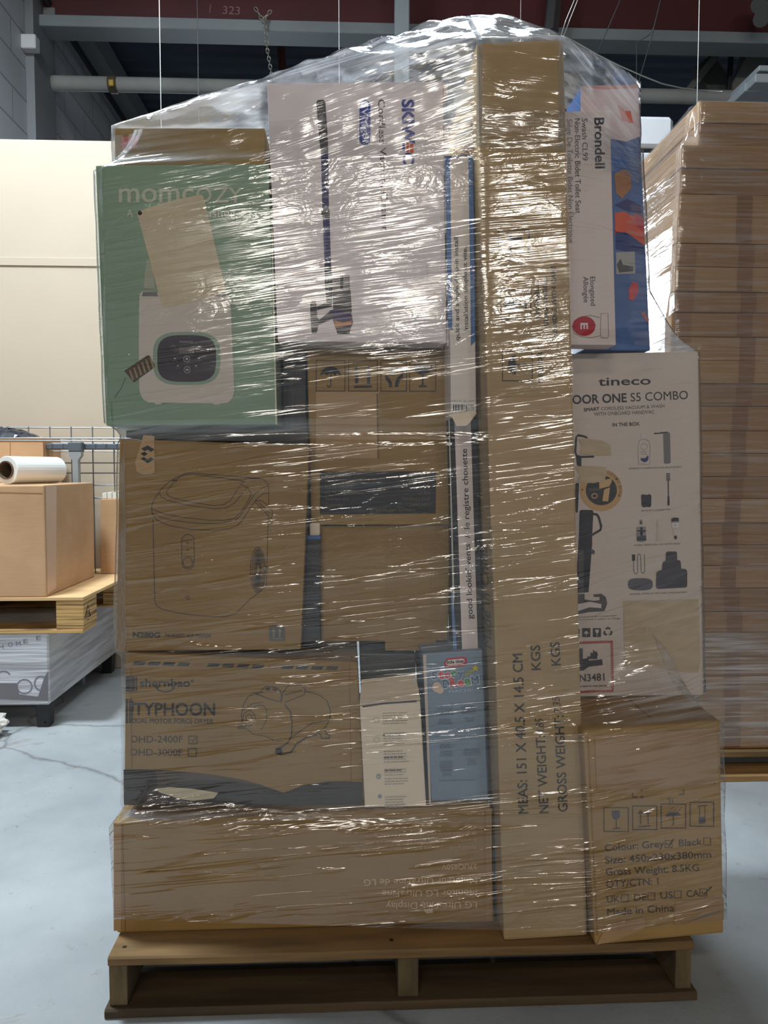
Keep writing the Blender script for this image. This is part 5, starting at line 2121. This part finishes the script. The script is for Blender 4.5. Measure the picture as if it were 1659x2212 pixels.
# film roll
A = at_y(14, 1020, DL_ + 0.12)
Bp = at_y(122, 1013, DL_ + 0.36)
r = 0.052
A = Vector((A.x, A.y, zc1 + r + .001))
Bp = Vector((Bp.x, Bp.y, zc1 + r + .001))
ax = (Bp - A).normalized()
fr = empty('film_roll', (A + Bp) / 2 - Vector((0, 0, r)), 'roll of clear stretch film lying on top of the large tan carton', 'film roll')
flm = mat('roll_film', S(226, 226, 220), 0.18, coat=0.5)
mb = MB()
e1 = ax.cross(Vector((0, 0, 1))).normalized()
e2 = ax.cross(e1)


def rings(defs, m, n=32):
    vs, fs = [], []
    for (t, rad) in defs:
        for k in range(n):
            an = 2 * math.pi * k / n
            vs.append(A + ax * t + (e1 * math.cos(an) + e2 * math.sin(an)) * rad)
    for i in range(len(defs) - 1):
        for k in range(n):
            fs.append([i * n + k, i * n + (k + 1) % n, (i + 1) * n + (k + 1) % n, (i + 1) * n + k])
    mb.raw(vs, fs, m)


Lr = (Bp - A).length
rings([(0.0, 0.034), (0.0, 0.050), (0.003, r), (0.05, r), (Lr - .003, r), (Lr, 0.050), (Lr, 0.034)], flm)
mb.build('wound_film', fr, smooth=False)
mb = MB()
rings([(-0.006, 0.030), (-0.006, 0.034), (Lr + .006, 0.034), (Lr + .006, 0.030), (-0.006, 0.030)], mat('core_card', S(90, 72, 54), 0.8))
cb = mb.build('cardboard_core', fr)
cb['label'] = 'brown cardboard core'

# cartons behind
o, f = carton('open_tan_carton', 'tan carton behind the film roll with black plastic showing at its open top',
              [(-180, 948), (93, 944), (95, 1060), (-180, 1066)], DL_ + 0.56, 0.2, cardboard('tan_left', (196, 158, 120)), stack=None, rest=zplt, bevel=0.004)
f.line([(22, 955), (22, 1040)], 1.5, ink(150, 110, 74))
f.part('edge_crease', o)
P = f.P8
bm = bmesh.new()
bmesh.ops.create_grid(bm, x_segments=26, y_segments=14, size=1)
xa, xb = at_y(-120, 940, DL_ + .56).x, at_y(70, 940, DL_ + .56).x
for v in bm.verts:
    u, t = v.co.x * .5 + .5, v.co.y * .5 + .5
    hgt = 0.05 * (1 - (2 * u - 1) ** 2) * (1 - (2 * t - 1) ** 2) + 0.014 * noise.noise(Vector((u * 9, t * 7, 0))) + .004
    v.co = Vector((xa + (xb - xa) * u, DL_ + 0.57 + 0.17 * t, P[0].z + max(0.001, hgt)))
r_ = bmesh.ops.extrude_face_region(bm, geom=bm.faces[:])
for g_ in r_['geom']:
    if isinstance(g_, bmesh.types.BMVert):
        g_.co.z = P[0].z + 0.0008
bm.verts.index_update()
mb = MB()
mb.raw([v.co.copy() for v in bm.verts], [[v.index for v in q.verts] for q in bm.faces], mat('black_bag', S(38, 40, 48), 0.18))
bm.free()
tag(mb.build('black_plastic_bag'), 'shiny black plastic bag on the tan carton behind the film roll', 'bag')
o, f = carton('narrow_tan_carton', 'narrow tan carton between the large tan carton and the wrapped stack',
              [(217, 1078), (300, 1076), (300, 1240), (217, 1241)], D_of(230, 1240, zplt), 0.3, cardboard('tan_left', (196, 158, 120)), stack=None, bevel=0.004, rest=zplt)
P = f.P8
mb = MB()
rp_ = random.Random(5)
for i in range(6):
    x = P[0].x + 0.004 + i * 0.022
    mb.hexa([(x, P[0].y + .01, P[0].z + .02 + .008 * rp_.random()), (x + .02, P[0].y + .01, P[0].z + .018 + .014 * rp_.random()), (x + .02, P[0].y + .01, P[0].z + .001), (x, P[0].y + .01, P[0].z + .001),
             (x, P[0].y + .2, P[0].z + .03), (x + .02, P[0].y + .2, P[0].z + .03), (x + .02, P[0].y + .2, P[0].z + .001), (x, P[0].y + .2, P[0].z + .001)], mat('foam_sheet', S(228, 224, 210), 0.6), 0.003)
tag(mb.build('foam_padding'), 'white padding sheets lying on top of the narrow tan carton', 'padding')

# wire mesh panel with rail and post
DM = 3.42
wm_ = empty('wire_mesh_rack', (at_y(100, 1000, DM).x, DM, 0), 'grey wire mesh rack against the beige partition behind the tan cartons', 'rack')
wgm = mat('mesh_wire', S(138, 140, 142), 0.4, metal=0.5)
mb = MB()
xa, xb = XW + 0.06, at_y(420, 1000, DM).x
for yv in (924, 958, 975, 1000, 1022, 1048, 1076):
    z = at_y(120, yv, DM).z
    mb.tube([(xa, DM, z), (xb, DM, z)], 0.003, wgm, 6)
z1 = at_y(120, 922, DM).z
x = xa
while x < xb:
    mb.tube([(x, DM - .005, 0.3), (x, DM - .005, z1)], 0.003, wgm, 6)
    x += 0.091
mb.build('mesh_panel', wm_)
mb = MB()
for yv in (947, 952):
    z = at_y(120, yv, DM - .08).z
    mb.tube([(xa, DM - .09, z), (xb, DM - .09, z)], 0.003, wgm, 6)
x = xa + .03
while x < xb:
    z = at_y(120, 947, DM - .08).z
    mb.tube([(x, DM - .09, z), (x + .02, DM - .01, z)], 0.0025, wgm, 6)
    x += 0.045
mb.build('mesh_shelf', wm_)
za, zb = at_y(120, 959, DM - .03).z, at_y(120, 971, DM - .03).z
mb = MB()
mb.box(at_y(94, 960, DM - .03).x, xb, DM - .06, DM - .02, zb, za, mat('rail_grey', S(84, 92, 100), 0.4), 0.003)
mb.build('rail', wm_)
mb = MB()
A, B = at_y(150, 955, DM - .08), at_y(180, 976, DM - .08)
mb.box(A.x, B.x, DM - .1, DM - .062, B.z, A.z, mat('rail_grey', S(84, 92, 100)), 0.004)
mb.build('rail_bracket', wm_)
c = at_y(165, 980, DM - .08)
w1, w2 = at_y(178, 978, DM - .08).x - c.x, at_y(171, 978, DM - .08).x - c.x
zz = [at_y(165, v, DM - .08).z for v in (976, 984, 994)]
pg = mat('post_grey_light', S(150, 156, 160), 0.35, metal=.2)
mb = MB()
prf = [(zz[0], w1), (zz[1], w1), (zz[2], w2), (0.0, w2)]
for i in range(3):
    (za, wa), (zb, wb_) = prf[i], prf[i + 1]
    mb.hexa([(c.x - wa, DM - .098, za), (c.x + wa, DM - .098, za), (c.x + wb_, DM - .098, zb), (c.x - wb_, DM - .098, zb),
             (c.x - wa, DM - .066, za), (c.x + wa, DM - .066, za), (c.x + wb_, DM - .066, zb), (c.x - wb_, DM - .066, zb)], pg)
mb.build('post', wm_)

# ------------------------------------------------------------------ film round the main stack
top = []
for p8 in (STACK[-1],):
    pass
LOW = [p for p in P8 and []]
lowc = [b_ for b_ in STACK if abs(b_[0].z - at_y(247, 276, Dt).z) < 0.004][0]
T = []
for b_ in (lowc, sp8, tall, toyp):
    T += [b_[0], b_[1], b_[4], b_[5]]
    T += [Vector((p.x, p.y, 1.46)) for p in (b_[0], b_[1], b_[4], b_[5])]
for px, py, D in ((940, 56, 1.40), (1005, 45, 1.40), (1085, 42, 1.42), (1150, 70, 1.42), (1000, 60, 1.6), (1080, 60, 1.62)):
    T.append(at_y(px, py, D))
C0 = (0.10, 1.52)
zlo = at_y(660, 1968, monitor.location.y).z
zlo = 0.132
v_, f_, u_, h_ = wrap(STACK, zlo, 1.53, 0.007, C0, (-0.62, 0.66), 1.32, tent=T, k=1.0, slope=0.12)
h_ = [h + (0.13 if (v[0] > toyp[0].x + 0.08 and v[2] > zf and v[1] < toyp[0].y + .1) else 0) for v, h in zip(v_, h_)]
xt0, xt1 = tall[0].x, tall[1].x


def tent_uv(v):
    x, y_, z = v
    if x < xt0:
        return (x + 0.3 * y_, z - 0.30 * x - .15 * y_)
    if x > xt1:
        return (x + 0.3 * y_, z + 0.6 * (x - xt1) - 0.3 * xt0 - .2 * y_)
    return (x, z + y_ - 0.3 * xt0)


cap = tent_mesh(T, tent_uv, 0.0065, 0.34, 0.018)
# where the cap lies on a front it is a single clear layer
vs, fs, us, hs = cap
hs = []
for v in vs:
    x, y_, z = v
    on = False
    for b_ in (lowc, sp8, tall, toyp, bid8):
        t = (z - b_[3].z) / (b_[0].z - b_[3].z)
        if b_[0].x - 0.01 < x < b_[1].x + 0.01 and z < b_[0].z + 0.004 and y_ < b_[0].y + 0.02:
            on = True
    hs.append(0.0 if on else (0.16 if z > 1.65 else 0.45))
    if on and x > toyp[0].x + .02:
        hs[-1] = 0.16
film_object('stretch_film', 'clear stretch film wrapped round the mixed cartons on the worn pallet', [(v_, f_, u_, h_), (vs, fs, us, hs)], film_material('film_main', 0.014, 1.5, 0.0, 0.0, 1.95))
